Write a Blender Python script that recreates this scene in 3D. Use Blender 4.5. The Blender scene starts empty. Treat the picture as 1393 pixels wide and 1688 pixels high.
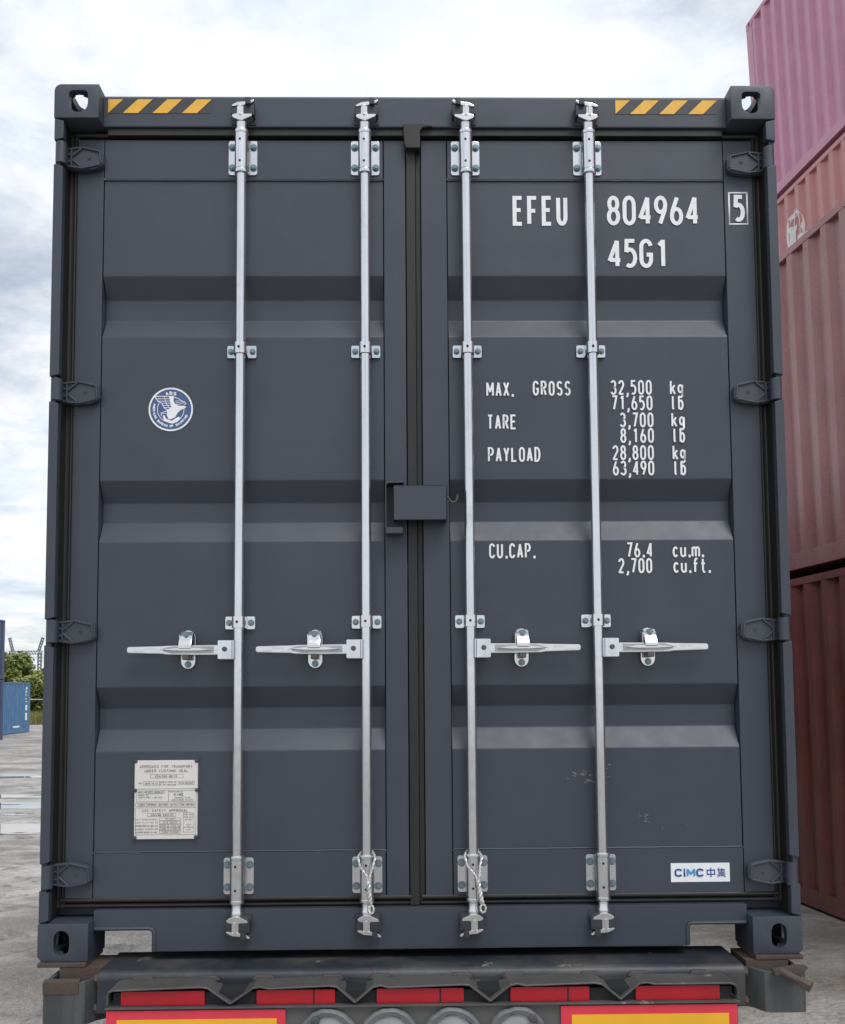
import bpy, bmesh, math, random
from mathutils import Vector, Matrix
random.seed(7)
rad = math.radians
scene = bpy.context.scene
COL = scene.collection

# ---------------------------------------------------------------- camera
def camera_axes(yaw, pitch, roll):
    f = Vector((-math.sin(yaw)*math.cos(pitch), math.cos(yaw)*math.cos(pitch), math.sin(pitch)))
    r0 = Vector((math.cos(yaw), math.sin(yaw), 0)); u0 = r0.cross(f)
    r = math.cos(roll)*r0 + math.sin(roll)*u0
    u = -math.sin(roll)*r0 + math.cos(roll)*u0
    return r, u, f
BASE = 1.06                                   # container floor level above the yard
cd = bpy.data.cameras.new('camera'); cam = bpy.data.objects.new('camera', cd); COL.objects.link(cam)
r_, u_, f_ = camera_axes(-0.0152, 0.06963, -0.00702)
M = Matrix((( r_.x, u_.x, -f_.x), (r_.y, u_.y, -f_.y), (r_.z, u_.z, -f_.z))).to_4x4()
M.translation = Vector((-0.0401, -3.1513, 0.8397 + BASE))
cam.matrix_world = M
cd.sensor_fit = 'HORIZONTAL'; cd.sensor_width = 36
cd.lens = 36*1600/1393; cd.shift_y = 187.3/1393
cd.clip_start = 0.05; cd.clip_end = 3000
scene.camera = cam

# ---------------------------------------------------------------- sky and sun
SUN_EL, SUN_AZ = rad(58), rad(152)            # high, behind the photographer and to the right
world = bpy.data.worlds.new('World'); scene.world = world; world.use_nodes = True
nt = world.node_tree; nt.nodes.clear()
def wn(t, **k):
    n = nt.nodes.new(t)
    for a, b in k.items(): setattr(n, a, b)
    return n
L = nt.links.new
out = wn('ShaderNodeOutputWorld'); bg = wn('ShaderNodeBackground')
sky = wn('ShaderNodeTexSky', sky_type='NISHITA'); sky.sun_disc = False
sky.sun_elevation = SUN_EL; sky.sun_rotation = SUN_AZ; sky.air_density = 1.0; sky.dust_density = 1.5
tc = wn('ShaderNodeTexCoord'); sep = wn('ShaderNodeSeparateXYZ'); L(tc.outputs['Generated'], sep.inputs[0])
def wm(op, a, b=None, c=None):
    n = wn('ShaderNodeMath', operation=op)
    for i, s in enumerate((a, b, c)):
        if s is None: continue
        if isinstance(s, (int, float)): n.inputs[i].default_value = s
        else: L(s, n.inputs[i])
    return n.outputs[0]
zz = wm('ADD', wm('MAXIMUM', sep.outputs[2], 0.0), 0.16)
comb = wn('ShaderNodeCombineXYZ')
L(wm('DIVIDE', sep.outputs[0], zz), comb.inputs[0]); L(wm('DIVIDE', sep.outputs[1], zz), comb.inputs[1])
def cloud_noise(scale, detail, rough, offs):
    mp = wn('ShaderNodeMapping'); mp.inputs['Location'].default_value = offs
    L(comb.outputs[0], mp.inputs[0])
    n = wn('ShaderNodeTexNoise'); n.inputs['Scale'].default_value = scale
    n.inputs['Detail'].default_value = detail; n.inputs['Roughness'].default_value = rough
    n.inputs['Distortion'].default_value = 0.25
    L(mp.outputs[0], n.inputs['Vector']); return n.outputs['Fac']
big = cloud_noise(1.15, 9, 0.58, (2.3, 5.1, 0)); fine = cloud_noise(3.6, 8, 0.62, (7.7, 1.2, 3))
cov = wm('ADD', wm('MULTIPLY', big, 0.72), wm('MULTIPLY', fine, 0.28))
def ramp(sock, a, b, ca, cb, mid=None):
    r = wn('ShaderNodeValToRGB'); r.color_ramp.interpolation = 'EASE'
    r.color_ramp.elements[0].position = a; r.color_ramp.elements[0].color = ca
    r.color_ramp.elements[1].position = b; r.color_ramp.elements[1].color = cb
    L(sock, r.inputs[0]); return r.outputs[0]
mask = ramp(cov, 0.36, 0.54, (0.40,)*3+(1,), (1,)*3+(1,))
shade = ramp(fine, 0.30, 0.68, (0.78, 0.87, 0.99, 1), (1.0, 1.0, 1.0, 1))
skys = wn('ShaderNodeVectorMath', operation='SCALE'); L(sky.outputs[0], skys.inputs[0]); skys.inputs['Scale'].default_value = 1.0
clds = wn('ShaderNodeVectorMath', operation='SCALE'); L(shade, clds.inputs[0]); clds.inputs['Scale'].default_value = 9.6
mix = wn('ShaderNodeMix', data_type='RGBA'); L(mask, mix.inputs[0]); L(skys.outputs[0], mix.inputs[6]); L(clds.outputs[0], mix.inputs[7])
L(mix.outputs[2], bg.inputs[0]); bg.inputs[1].default_value = 0.09
L(bg.outputs[0], out.inputs[0])

sd = bpy.data.lights.new('sun', 'SUN'); sun = bpy.data.objects.new('sun', sd); COL.objects.link(sun)
sd.energy = 1.45; sd.angle = rad(30); sd.color = (1, 0.985, 0.965)
sv = Vector((math.sin(SUN_AZ)*math.cos(SUN_EL), math.cos(SUN_AZ)*math.cos(SUN_EL), math.sin(SUN_EL)))
sun.rotation_euler = sv.to_track_quat('Z', 'Y').to_euler(); sun.location = (20, -30, 40)
vs = scene.view_settings
vs.view_transform = 'Standard'; vs.look = 'None'; vs.exposure = 0.30; vs.gamma = 1; vs.use_curve_mapping = False
scene.render.engine = 'CYCLES'

# ---------------------------------------------------------------- materials
def new_mat(name):
    m = bpy.data.materials.new(name); m.use_nodes = True
    n = m.node_tree.nodes; b = n['Principled BSDF']
    return m, m.node_tree, b
def noise_node(t, scale, detail=4, rough=0.55, vec=None, sc=None):
    n = t.nodes.new('ShaderNodeTexNoise')
    n.inputs['Scale'].default_value = scale; n.inputs['Detail'].default_value = detail; n.inputs['Roughness'].default_value = rough
    if vec is None:
        c = t.nodes.new('ShaderNodeTexCoord'); vec = c.outputs['Object']
    if sc:
        mp = t.nodes.new('ShaderNodeMapping'); mp.inputs['Scale'].default_value = sc
        t.links.new(vec, mp.inputs[0]); vec = mp.outputs[0]
    t.links.new(vec, n.inputs['Vector']); return n
def cramp(t, sock, stops):
    r = t.nodes.new('ShaderNodeValToRGB'); e = r.color_ramp.elements
    while len(e) < len(stops): e.new(0.5)
    for i, (p, c) in enumerate(stops):
        e[i].position = p; e[i].color = tuple(c)+(1,) if len(c) == 3 else c
    t.links.new(sock, r.inputs[0]); return r.outputs[0]
def mixc(t, fac, a, b, mode='MIX'):
    m = t.nodes.new('ShaderNodeMix'); m.data_type = 'RGBA'; m.blend_type = mode
    for s, i in ((fac, 0), (a, 6), (b, 7)):
        if isinstance(s, (int, float)): m.inputs[i].default_value = s
        elif isinstance(s, tuple): m.inputs[i].default_value = s+(1,) if len(s) == 3 else s
        else: t.links.new(s, m.inputs[i])
    return m.outputs[2]
def gray(v): return (v, v, v)
def bump(t, b, sock, strength, dist=0.01):
    n = t.nodes.new('ShaderNodeBump'); n.inputs['Strength'].default_value = strength; n.inputs['Distance'].default_value = dist
    t.links.new(sock, n.inputs['Height']); t.links.new(n.outputs[0], b.inputs['Normal'])
def paint(name, col, rough=0.42, var=0.14, dirt=None, dirt_amt=0.25, rust=None, rust_cut=0.66, speck=0.0, bumpk=0.05, streak=True, wavy=False):
    m, t, b = new_mat(name)
    n1 = noise_node(t, 2.6, 6, 0.6)
    c0 = tuple(x*(1-var) for x in col); c1 = tuple(min(1, x*(1+var)) for x in col)
    c = cramp(t, n1.outputs['Fac'], [(0.3, c0), (0.7, c1)])
    if dirt:
        n2 = noise_node(t, 3.0, 7, 0.65, sc=(2.2, 2.2, 0.35) if streak else None)
        f = cramp(t, n2.outputs['Fac'], [(0.45, gray(0)), (0.75, gray(dirt_amt))])
        c = mixc(t, f, c, dirt)
    if speck:
        v = noise_node(t, 95, 3, 0.7)
        f = cramp(t, v.outputs['Fac'], [(0.735, gray(0)), (0.765, gray(speck))])
        c = mixc(t, f, c, (0.30, 0.31, 0.33))
    if rust:
        n3 = noise_node(t, 7, 9, 0.72)
        f = cramp(t, n3.outputs['Fac'], [(rust_cut, gray(0)), (rust_cut+0.05, gray(1))])
        c = mixc(t, f, c, rust)
    t.links.new(c, b.inputs['Base Color'])
    nr = noise_node(t, 14, 5, 0.6)
    r = cramp(t, nr.outputs['Fac'], [(0.3, gray(rough-0.03)), (0.7, gray(rough+0.05))])
    t.links.new(r, b.inputs['Roughness'])
    nb = noise_node(t, 160, 3, 0.6); bump(t, b, nb.outputs['Fac'], bumpk, 0.004)
    if wavy:                                   # slightly uneven sheet steel
        lo = noise_node(t, 3.5, 2, 0.5); w = t.nodes.new('ShaderNodeBump'); w.inputs['Strength'].default_value = 0.35; w.inputs['Distance'].default_value = 0.012
        t.links.new(lo.outputs['Fac'], w.inputs['Height']); t.links.new(w.outputs[0], b.inputs['Normal'].links[0].from_node.inputs['Normal'])
    return m
def metal(name, col, rough=0.33, var=0.12, stain=None, metallic=0.85, sc=(30, 30, 5), bmp=0.03):
    m, t, b = new_mat(name)
    n1 = noise_node(t, 1.0, 6, 0.65, sc=sc)
    c = cramp(t, n1.outputs['Fac'], [(0.3, tuple(x*(1-var) for x in col)), (0.7, tuple(min(1, x*(1+var)) for x in col))])
    if stain:
        n2 = noise_node(t, 9, 8, 0.7)
        f = cramp(t, n2.outputs['Fac'], [(0.56, gray(0)), (0.72, gray(0.55))]); c = mixc(t, f, c, stain)
    t.links.new(c, b.inputs['Base Color']); b.inputs['Metallic'].default_value = metallic
    n3 = noise_node(t, 40, 5, 0.6)
    t.links.new(cramp(t, n3.outputs['Fac'], [(0.3, gray(rough-0.05)), (0.7, gray(rough+0.07))]), b.inputs['Roughness'])
    bump(t, b, n3.outputs['Fac'], bmp, 0.002)
    return m
def flat(name, col, rough=0.5, metallic=0.0, var=0.06):
    m, t, b = new_mat(name)
    n = noise_node(t, 30, 4)
    t.links.new(cramp(t, n.outputs['Fac'], [(0.3, tuple(x*(1-var) for x in col)), (0.7, tuple(min(1, x*(1+var)) for x in col))]), b.inputs['Base Color'])
    b.inputs['Roughness'].default_value = rough; b.inputs['Metallic'].default_value = metallic
    return m

PAINT = paint('graphite_paint', (0.040, 0.048, 0.066), 0.44, 0.08, dirt=(0.075, 0.08, 0.09), dirt_amt=0.13, wavy=True, speck=0.25)
CASTP = paint('graphite_casting_paint', (0.044, 0.052, 0.069), 0.46, 0.12, dirt=(0.15, 0.15, 0.15), dirt_amt=0.2, speck=0.35, bumpk=0.16)
GALV = metal('galvanised_steel', (0.68, 0.695, 0.72), 0.16, 0.06, stain=(0.50, 0.495, 0.49), metallic=0.95)
CHROME = metal('bright_forged_steel', (0.70, 0.70, 0.71), 0.15, 0.06, stain=(0.60, 0.59, 0.57), metallic=0.95, sc=(25, 25, 25))
SHADEST = metal('cast_steel_shade_tone', (0.42, 0.43, 0.44), 0.35, 0.15, metallic=0.8, sc=(25, 25, 25))  # darker steel tone, carries the shading of the handle's hollow
KEEP = paint('keeper_black_paint', (0.028, 0.032, 0.040), 0.42, 0.15, bumpk=0.1)
BOLT = metal('zinc_bolt_steel', (0.19, 0.26, 0.29), 0.35, 0.2, metallic=0.7, sc=(60, 60, 60))
RUBBER = paint('door_rubber', (0.013, 0.012, 0.012), 0.5, 0.25, dirt=(0.055, 0.05, 0.046), dirt_amt=0.3, bumpk=0.1)
DARK = flat('dark_cavity_paint', (0.012, 0.013, 0.015), 0.7)
WHITE = flat('white_lettering_vinyl', (0.79, 0.80, 0.81), 0.5)
YEL = flat('reflective_yellow_tape', (0.78, 0.42, 0.045), 0.45)
TAPEB = flat('black_tape', (0.040, 0.042, 0.046), 0.5)
BLUEV = flat('emblem_blue_vinyl', (0.055, 0.10, 0.24), 0.45)
STICKW = flat('white_sticker', (0.80, 0.81, 0.83), 0.4)
LOGOB = flat('logo_blue', (0.03, 0.07, 0.30), 0.45)
LOGOC = flat('logo_cyan', (0.03, 0.30, 0.60), 0.45)
PLATE = metal('etched_plate_aluminium', (0.74, 0.72, 0.68), 0.42, 0.05, metallic=0.35, sc=(9, 9, 9))
ETCH = flat('etched_print', (0.10, 0.10, 0.10), 0.6)
TRAIL = paint('trailer_blue_black_paint', (0.020, 0.025, 0.034), 0.46, 0.25, dirt=(0.15, 0.13, 0.11), dirt_amt=0.55, rust=(0.22, 0.20, 0.17), rust_cut=0.62, bumpk=0.2, streak=False)
POCKET = paint('worn_grey_green_steel', (0.046, 0.054, 0.056), 0.5, 0.3, dirt=(0.18, 0.18, 0.165), dirt_amt=0.6, rust=(0.07, 0.042, 0.03), rust_cut=0.62, bumpk=0.25)
RUST = paint('rusty_steel', (0.078, 0.056, 0.045), 0.75, 0.35, dirt=(0.05, 0.04, 0.04), dirt_amt=0.8, bumpk=0.5, streak=False)
GUARD = paint('bare_worn_steel', (0.080, 0.077, 0.076), 0.45, 0.35, dirt=(0.055, 0.05, 0.048), dirt_amt=0.8, rust=(0.26, 0.23, 0.20), rust_cut=0.64, bumpk=0.35, streak=False)
REDL = paint('red_reflector', (0.40, 0.006, 0.016), 0.28, 0.12, dirt=(0.20, 0.02, 0.03), dirt_amt=0.5, bumpk=0.02, streak=False)
REDP = paint('red_marking_film', (0.66, 0.035, 0.065), 0.42, 0.05, dirt=(0.40, 0.05, 0.06), dirt_amt=0.35, rust=(0.25, 0.20, 0.20), rust_cut=0.69, bumpk=0.03)
YELP = paint('yellow_marking_film', (0.80, 0.42, 0.02), 0.42, 0.04, dirt=(0.55, 0.3, 0.05), dirt_amt=0.2, bumpk=0.03)
GREYP = paint('grey_panel_paint', (0.10, 0.10, 0.095), 0.5, 0.2, dirt=(0.09, 0.08, 0.07), dirt_amt=0.5)
LAMPS = paint('silver_overspray', (0.15, 0.155, 0.16), 0.42, 0.35, dirt=(0.13, 0.13, 0.13), dirt_amt=0.8, bumpk=0.6, streak=False)
LENS = paint('painted_over_lens', (0.30, 0.32, 0.335), 0.25, 0.25, dirt=(0.12, 0.12, 0.12), dirt_amt=0.7, bumpk=0.3, streak=False)
TYRE = flat('tyre_rubber', (0.025, 0.025, 0.026), 0.8)
WHITEC = flat('steel_wire_rope', (0.62, 0.61, 0.59), 0.4, 0.4, 0.2)

# ---------------------------------------------------------------- mesh helpers
class MB:
    def __init__(s): s.v = []; s.f = []
    def add(s, vs, fs):
        o = len(s.v); s.v += [tuple(p) for p in vs]; s.f += [tuple(i+o for i in f) for f in fs]; return s
    def box(s, x0, x1, y0, y1, z0, z1):
        x0, x1 = min(x0, x1), max(x0, x1); y0, y1 = min(y0, y1), max(y0, y1); z0, z1 = min(z0, z1), max(z0, z1)
        return s.add([(x0,y0,z0),(x1,y0,z0),(x1,y1,z0),(x0,y1,z0),(x0,y0,z1),(x1,y0,z1),(x1,y1,z1),(x0,y1,z1)],
                     [(0,3,2,1),(4,5,6,7),(0,1,5,4),(1,2,6,5),(2,3,7,6),(3,0,4,7)])
    def prism(s, pts, a0, a1, axis='y'):
        """closed polygon extruded; axis y: pts are (x,z); axis x: pts are (y,z); axis z: pts are (x,y)"""
        n = len(pts)
        def P(p, a): return {'y': (p[0], a, p[1]), 'x': (a, p[0], p[1]), 'z': (p[0], p[1], a)}[axis]
        vs = [P(p, a0) for p in pts] + [P(p, a1) for p in pts]
        fs = [tuple(range(n)), tuple(range(2*n-1, n-1, -1))] + [(i, i+n, (i+1) % n+n, (i+1) % n) for i in range(n)]
        return s.add(vs, fs)
    def cyl(s, p0, p1, r0, r1=None, n=16, cap=True):
        r1 = r0 if r1 is None else r1
        p0, p1 = Vector(p0), Vector(p1); d = (p1-p0).normalized()
        a = d.orthogonal().normalized(); b = d.cross(a)
        vs = []
        for p, r in ((p0, r0), (p1, r1)):
            vs += [p+(a*math.cos(2*math.pi*i/n)+b*math.sin(2*math.pi*i/n))*r for i in range(n)]
        fs = [(i, (i+1) % n, (i+1) % n+n, i+n) for i in range(n)]
        if cap: fs += [tuple(range(n-1, -1, -1)), tuple(range(n, 2*n))]
        return s.add(vs, fs)
    def tube(s, path, r, n=8, closed=False):
        P = [Vector(p) for p in path]; m = len(P); vs = []; fs = []
        ref = None
        for i in range(m):
            a = P[(i-1) % m] if (closed or i > 0) else P[i]; b = P[(i+1) % m] if (closed or i < m-1) else P[i]
            d = (b-a).normalized()
            if ref is None: ref = d.orthogonal().normalized()
            ref = (ref-d*ref.dot(d)).normalized(); q = d.cross(ref)
            vs += [P[i]+(ref*math.cos(2*math.pi*k/n)+q*math.sin(2*math.pi*k/n))*r for k in range(n)]
        for i in range(m if closed else m-1):
            j = (i+1) % m
            fs += [(i*n+k, i*n+(k+1) % n, j*n+(k+1) % n, j*n+k) for k in range(n)]
        if not closed: fs += [tuple(range(n-1, -1, -1)), tuple(range((m-1)*n, m*n))]
        return s.add(vs, fs)
    def lathe(s, prof, n=20, c=(0, 0, 0), axis='z'):
        """prof: list of (r, h) turned about an axis through c"""
        vs = []; m = len(prof)
        for r, h in prof:
            for k in range(n):
                a = 2*math.pi*k/n; x, y = r*math.cos(a), r*math.sin(a)
                vs.append({'z': (c[0]+x, c[1]+y, c[2]+h), 'y': (c[0]+x, c[1]+h, c[2]+y), 'x': (c[0]+h, c[1]+x, c[2]+y)}[axis])
        fs = [(i*n+k, i*n+(k+1) % n, (i+1)*n+(k+1) % n, (i+1)*n+k) for i in range(m-1) for k in range(n)]
        fs += [tuple(range(n-1, -1, -1)), tuple(range((m-1)*n, m*n))]
        return s.add(vs, fs)
    def mesh(s, name, bevel=0.0, seg=2, ang=32):
        me = bpy.data.meshes.new(name); me.from_pydata(s.v, [], s.f)
        return finish(me, bevel, seg, ang)
    def build(s, name, mat, parent=None, bevel=0.0, seg=2, label=None, ang=32):
        return harden(link(name, s.mesh(name, bevel, seg, ang), mat, parent, label)) if bevel else link(name, s.mesh(name, bevel, seg, ang), mat, parent, label)
def finish(me, bevel=0.0, seg=2, ang=32):
    bm = bmesh.new(); bm.from_mesh(me)
    bmesh.ops.recalc_face_normals(bm, faces=bm.faces)
    if bevel:
        es = [e for e in bm.edges if len(e.link_faces) == 2 and e.calc_face_angle(0) > rad(35)]
        bmesh.ops.bevel(bm, geom=es, offset=bevel, segments=seg, affect='EDGES', profile=0.6, clamp_overlap=True)
    for f in bm.faces: f.smooth = True
    for e in bm.edges:
        if len(e.link_faces) != 2 or e.calc_face_angle(0) > rad(ang): e.smooth = False
    bm.to_mesh(me); bm.free(); return me
def link(name, me, mat, parent=None, label=None):
    if mat and not me.materials: me.materials.append(mat)
    o = bpy.data.objects.new(name, me); COL.objects.link(o)
    if parent: o.parent = parent
    if label: o['label'] = label
    return o
def harden(o):
    w = o.modifiers.new('weighted_normal', 'WEIGHTED_NORMAL'); w.keep_sharp = True; w.weight = 80; return o
def thing(name, label, cat, loc=(0, 0, 0), rot=(0, 0, 0), group=None):
    o = bpy.data.objects.new(name, None); COL.objects.link(o)
    o.location = loc; o.rotation_euler = rot; o.empty_display_size = 0.3
    o['label'] = label; o['category'] = cat
    if group: o['group'] = group
    return o
def tag(o, label, cat, group=None):
    o['label'] = label; o['category'] = cat
    if group: o['group'] = group
    return o
def rrect(x0, x1, z0, z1, r, n=4):
    pts = []
    for cx, cz, a in ((x1-r, z1-r, 0), (x0+r, z1-r, 90), (x0+r, z0+r, 180), (x1-r, z0+r, 270)):
        pts += [(cx+r*math.cos(rad(a+90*i/n)), cz+r*math.sin(rad(a+90*i/n))) for i in range(n+1)]
    return pts
def mirrored(me, name, mat=None):
    m2 = me.copy(); m2.name = name; m2.transform(Matrix.Diagonal((-1, 1, 1, 1))); m2.flip_normals(); return m2

# ---------------------------------------------------------------- stroke lettering
def arc(cx, cy, rx, ry, a0, a1, n=10):
    return [(cx+rx*math.cos(rad(a0+(a1-a0)*i/n)), cy+ry*math.sin(rad(a0+(a1-a0)*i/n))) for i in range(n+1)]
def loop(cx, cy, rx, ry, n=20): return arc(cx, cy, rx, ry, 0, 360, n)
def stadium(q): return arc(.5, 1-q, .5, q, 0, 180)+arc(.5, q, .5, q, 180, 360)+[(1, 1-q)]
GL = {
 'O': [stadium(.27)], '0': [stadium(.27)],
 'E': [[(1,1),(0,1),(0,0),(1,0)], [(0,.53),(.85,.53)]], 'F': [[(1,1),(0,1),(0,0)], [(0,.5),(.85,.5)]],
 'U': [[(0,1)]+arc(.5,.26,.5,.26,180,360)+[(1,1)]], '8': [loop(.5,.76,.43,.24), loop(.5,.27,.5,.27)],
 '4': [[(.78,0),(.78,1),(0,.24),(1.08,.24)]], '9': [loop(.5,.72,.5,.28), [(1,.72),(.92,.5),(.42,0)]],
 '6': [loop(.5,.28,.5,.28), [(0,.28),(.08,.5),(.58,1)]],
 '5': [[(.95,1),(.14,1),(.08,.55)]+arc(.44,.33,.56,.33,118,-125)], '1': [[(.62,0),(.62,1),(.2,.82)]],
 '2': [arc(.5,.73,.5,.27,168,-32)+[(0,0),(1,0)]], '3': [arc(.45,.76,.48,.24,155,-90)+arc(.45,.26,.55,.26,90,-155)],
 '7': [[(0,1),(1,1),(.35,0)]], 'G': [arc(.5,.73,.5,.27,15,180)+arc(.5,.27,.5,.27,180,360)+[(1,.45),(.55,.45)]],
 'M': [[(0,0),(0,1),(.5,.3),(1,1),(1,0)]], 'A': [[(0,0),(.5,1),(1,0)], [(.18,.28),(.82,.28)]],
 'X': [[(0,0),(1,1)], [(0,1),(1,0)]], 'R': [[(0,0),(0,1),(.55,1)]+arc(.55,.76,.4,.24,90,-90)+[(0,.52)], [(.5,.52),(1,0)]],
 'S': [arc(.5,.75,.48,.25,25,270)+arc(.5,.25,.5,.25,90,-155)], 'T': [[(0,1),(1,1)], [(.5,1),(.5,0)]],
 'P': [[(0,0),(0,1),(.5,1)]+arc(.5,.74,.48,.26,90,-90)+[(0,.48)]], 'Y': [[(0,1),(.5,.45),(1,1)], [(.5,.45),(.5,0)]],
 'L': [[(0,1),(0,0),(1,0)]], 'D': [[(0,0),(0,1),(.4,1)]+arc(.4,.5,.6,.5,90,-90)+[(0,0)]],
 'C': [arc(.5,.73,.5,.27,15,180)+arc(.5,.27,.5,.27,180,345)], 'N': [[(0,0),(0,1),(1,0),(1,1)]], 'V': [[(0,1),(.5,0),(1,1)]],
 'B': [[(0,0),(0,1),(.5,1)]+arc(.5,.76,.42,.24,90,-90)+[(0,.52)], [(.5,.52)]+arc(.5,.26,.5,.26,90,-90)+[(0,0)]],
 'I': [[(.5,0),(.5,1)]], 'H': [[(0,0),(0,1)], [(1,0),(1,1)], [(0,.5),(1,.5)]], 'K': [[(0,0),(0,1)], [(1,1),(.05,.42)], [(.3,.58),(1,0)]],
 'W': [[(0,1),(.25,0),(.5,.8),(.75,0),(1,1)]], 'k': [[(0,0),(0,1)], [(.95,.68),(.05,.28)], [(.35,.42),(1,0)]],
 'g': [loop(.48,.40,.48,.28,14), [(.98,.70),(.98,-.05)]+arc(.52,-.05,.46,.2,0,-150,6)], 'l': [[(.4,1),(.4,.1),(.6,0)]],
 'b': [[(.05,1),(.05,0)], loop(.5,.34,.47,.34,14)], 'c': [arc(.5,.34,.5,.34,40,320)], 'u': [[(0,.68)]+arc(.5,.25,.5,.25,180,360)+[(1,.68),(1,0)]],
 'm': [[(-.1,0),(-.1,.68)], [(-.1,.5)]+arc(.2,.5,.3,.18,180,0,6)+[(.5,0)], [(.5,.5)]+arc(.8,.5,.3,.18,180,0,6)+[(1.1,0)]],
 'f': [[(.35,0),(.35,.85),(.55,1),(.95,1)], [(0,.64),(.9,.64)]], 't': [[(.4,.98),(.4,.14),(.6,0),(.95,0)], [(0,.64),(.9,.64)]],
 '.': [[(.35,0),(.35,.07)]], ',': [[(.4,.08),(.4,0),(.25,-.16)]], '/': [[(0,-.1),(1,1.1)]], '-': [[(.1,.5),(.9,.5)]], ':': [[(.5,.1),(.5,.2)], [(.5,.55),(.5,.65)]],
}
def ribbon(mb, pts, t, y, P):
    """flat ribbon of width t along 2-D points, P maps (x,z,y) to 3-D"""
    q = [Vector(p) for p in pts]
    closed = (q[0]-q[-1]).length < 1e-6
    for i in range(1, len(q)-1):
        a, b = q[i]-q[i-1], q[i+1]-q[i]
        if a.length > 1e-9 and b.length > 1e-9 and a.normalized().dot(b.normalized()) < -0.25:
            e = a.normalized()*t*.25 if a.normalized().dot(b.normalized()) > -.9 else Vector((0, 0))
            ribbon(mb, [tuple(p) for p in q[:i]]+[tuple(q[i]+e)], t, y, P); ribbon(mb, [tuple(p) for p in q[i:]], t, y-.00006, P); return
    if closed: q = q[:-1]
    m = len(q); vs = []
    for i in range(m):
        a = q[i]-q[i-1] if (closed or i > 0) else q[1]-q[0]
        b = q[(i+1) % m]-q[i] if (closed or i < m-1) else q[-1]-q[-2]
        a = a.normalized() if a.length > 1e-9 else b.normalized(); b = b.normalized() if b.length > 1e-9 else a
        na, nb = Vector((-a.y, a.x)), Vector((-b.y, b.x)); n = (na+nb)
        n = n.normalized() if n.length > 1e-6 else na
        k = 1/max(0.5, n.dot(na)); n = n*(t/2*k)
        vs += [P(q[i]+n, y), P(q[i]-n, y)]
    fs = [(2*i, 2*i+1, 2*((i+1) % m)+1, 2*((i+1) % m)) for i in range(m if closed else m-1)]
    mb.add(vs, fs)
WK = [0]
def write(mb, s, x, z, h, w, adv, t, y, step=0.00008, P=None):
    """string with its lower left corner at (x,z): cap height h, glyph width w, advance adv, stroke t, on the plane y"""
    P = P or (lambda p, yy: (p[0], yy, p[1])); k = WK[0]; WK[0] += 7
    for ch in s:
        if ch != ' ':
            ww = w*(1.25 if ch in 'MWm' else 0.5 if ch in '.,:' else 1)
            if ch == '.': ribbon(mb, [(x+t, z), (x+t, z+t*1.4)], t*1.15, y, P)
            if ch == ',': ribbon(mb, [(x+t, z+t*1.2), (x+t, z), (x+t*.5, z-t*1.1)], t, y, P)
            for st in (GL[ch] if ch not in '.,' else []):
                ribbon(mb, [(x+t/2+px*(ww-t), z+t/2+pz*(h-t)) for px, pz in st], t, y-(k % 37)*step, P); k += 1
            if ch in '.,:': x += adv*0.58; continue
            if ch in 'MWm': x += w*0.25
        x += adv
    return x

# ---------------------------------------------------------------- yard, grass, puddles
m, t, b = new_mat('yard_ground')
co = t.nodes.new('ShaderNodeTexCoord').outputs['Object']
n1 = noise_node(t, 0.35, 8, 0.62, co); n2 = noise_node(t, 9, 8, 0.7, co); n3 = noise_node(t, 0.7, 9, 0.7, co, sc=(0.7, 1.0, 1))
c = cramp(t, n1.outputs['Fac'], [(0.3, (0.33, 0.31, 0.285)), (0.5, (0.43, 0.412, 0.385)), (0.72, (0.52, 0.505, 0.48))])
c = mixc(t, cramp(t, n3.outputs['Fac'], [(0.44, gray(0)), (0.58, gray(0.75))]), c, (0.17, 0.15, 0.13))
n4 = noise_node(t, 2.6, 9, 0.75, co); c = mixc(t, cramp(t, n4.outputs['Fac'], [(0.38, gray(0.75)), (0.47, gray(0))]), c, (0.13, 0.12, 0.105))
n5 = noise_node(t, 42, 4, 0.7, co); c = mixc(t, cramp(t, n5.outputs['Fac'], [(0.34, gray(0.8)), (0.42, gray(0))]), c, (0.08, 0.075, 0.07))
c = mixc(t, cramp(t, n2.outputs['Fac'], [(0.28, gray(0.75)), (0.44, gray(0))]), c, (0.13, 0.12, 0.11))
vor = t.nodes.new('ShaderNodeTexVoronoi'); vor.inputs['Scale'].default_value = 28; t.links.new(co, vor.inputs['Vector'])
c = mixc(t, cramp(t, vor.outputs['Distance'], [(0.08, gray(0.55)), (0.2, gray(0))]), c, (0.55, 0.53, 0.50))
crk = t.nodes.new('ShaderNodeTexVoronoi'); crk.feature = 'DISTANCE_TO_EDGE'; crk.inputs['Scale'].default_value = 0.33
dn = noise_node(t, 3.0, 6, 0.7, co); ad = t.nodes.new('ShaderNodeMix'); ad.data_type = 'VECTOR'; ad.inputs[0].default_value = 0.16
t.links.new(co, ad.inputs[4]); t.links.new(dn.outputs['Color'], ad.inputs[5]); t.links.new(ad.outputs[1], crk.inputs['Vector'])
c = mixc(t, cramp(t, crk.outputs['Distance'], [(0.001, gray(0.6)), (0.005, gray(0))]), c, (0.09, 0.085, 0.08))
t.links.new(c, b.inputs['Base Color']); b.inputs['Roughness'].default_value = 0.85
hm = mixc(t, 0.4, n3.outputs['Fac'], n2.outputs['Fac']); hm = mixc(t, 0.25, hm, vor.outputs['Distance']); bump(t, b, hm, 0.9, 0.05)
GROUND = m
g = link('yard_ground', MB().add([(-900,-60,0),(900,-60,0),(900,1500,0),(-900,1500,0)], [(0,1,2,3)]).mesh('yard_ground'), GROUND); g['kind'] = 'structure'
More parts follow.
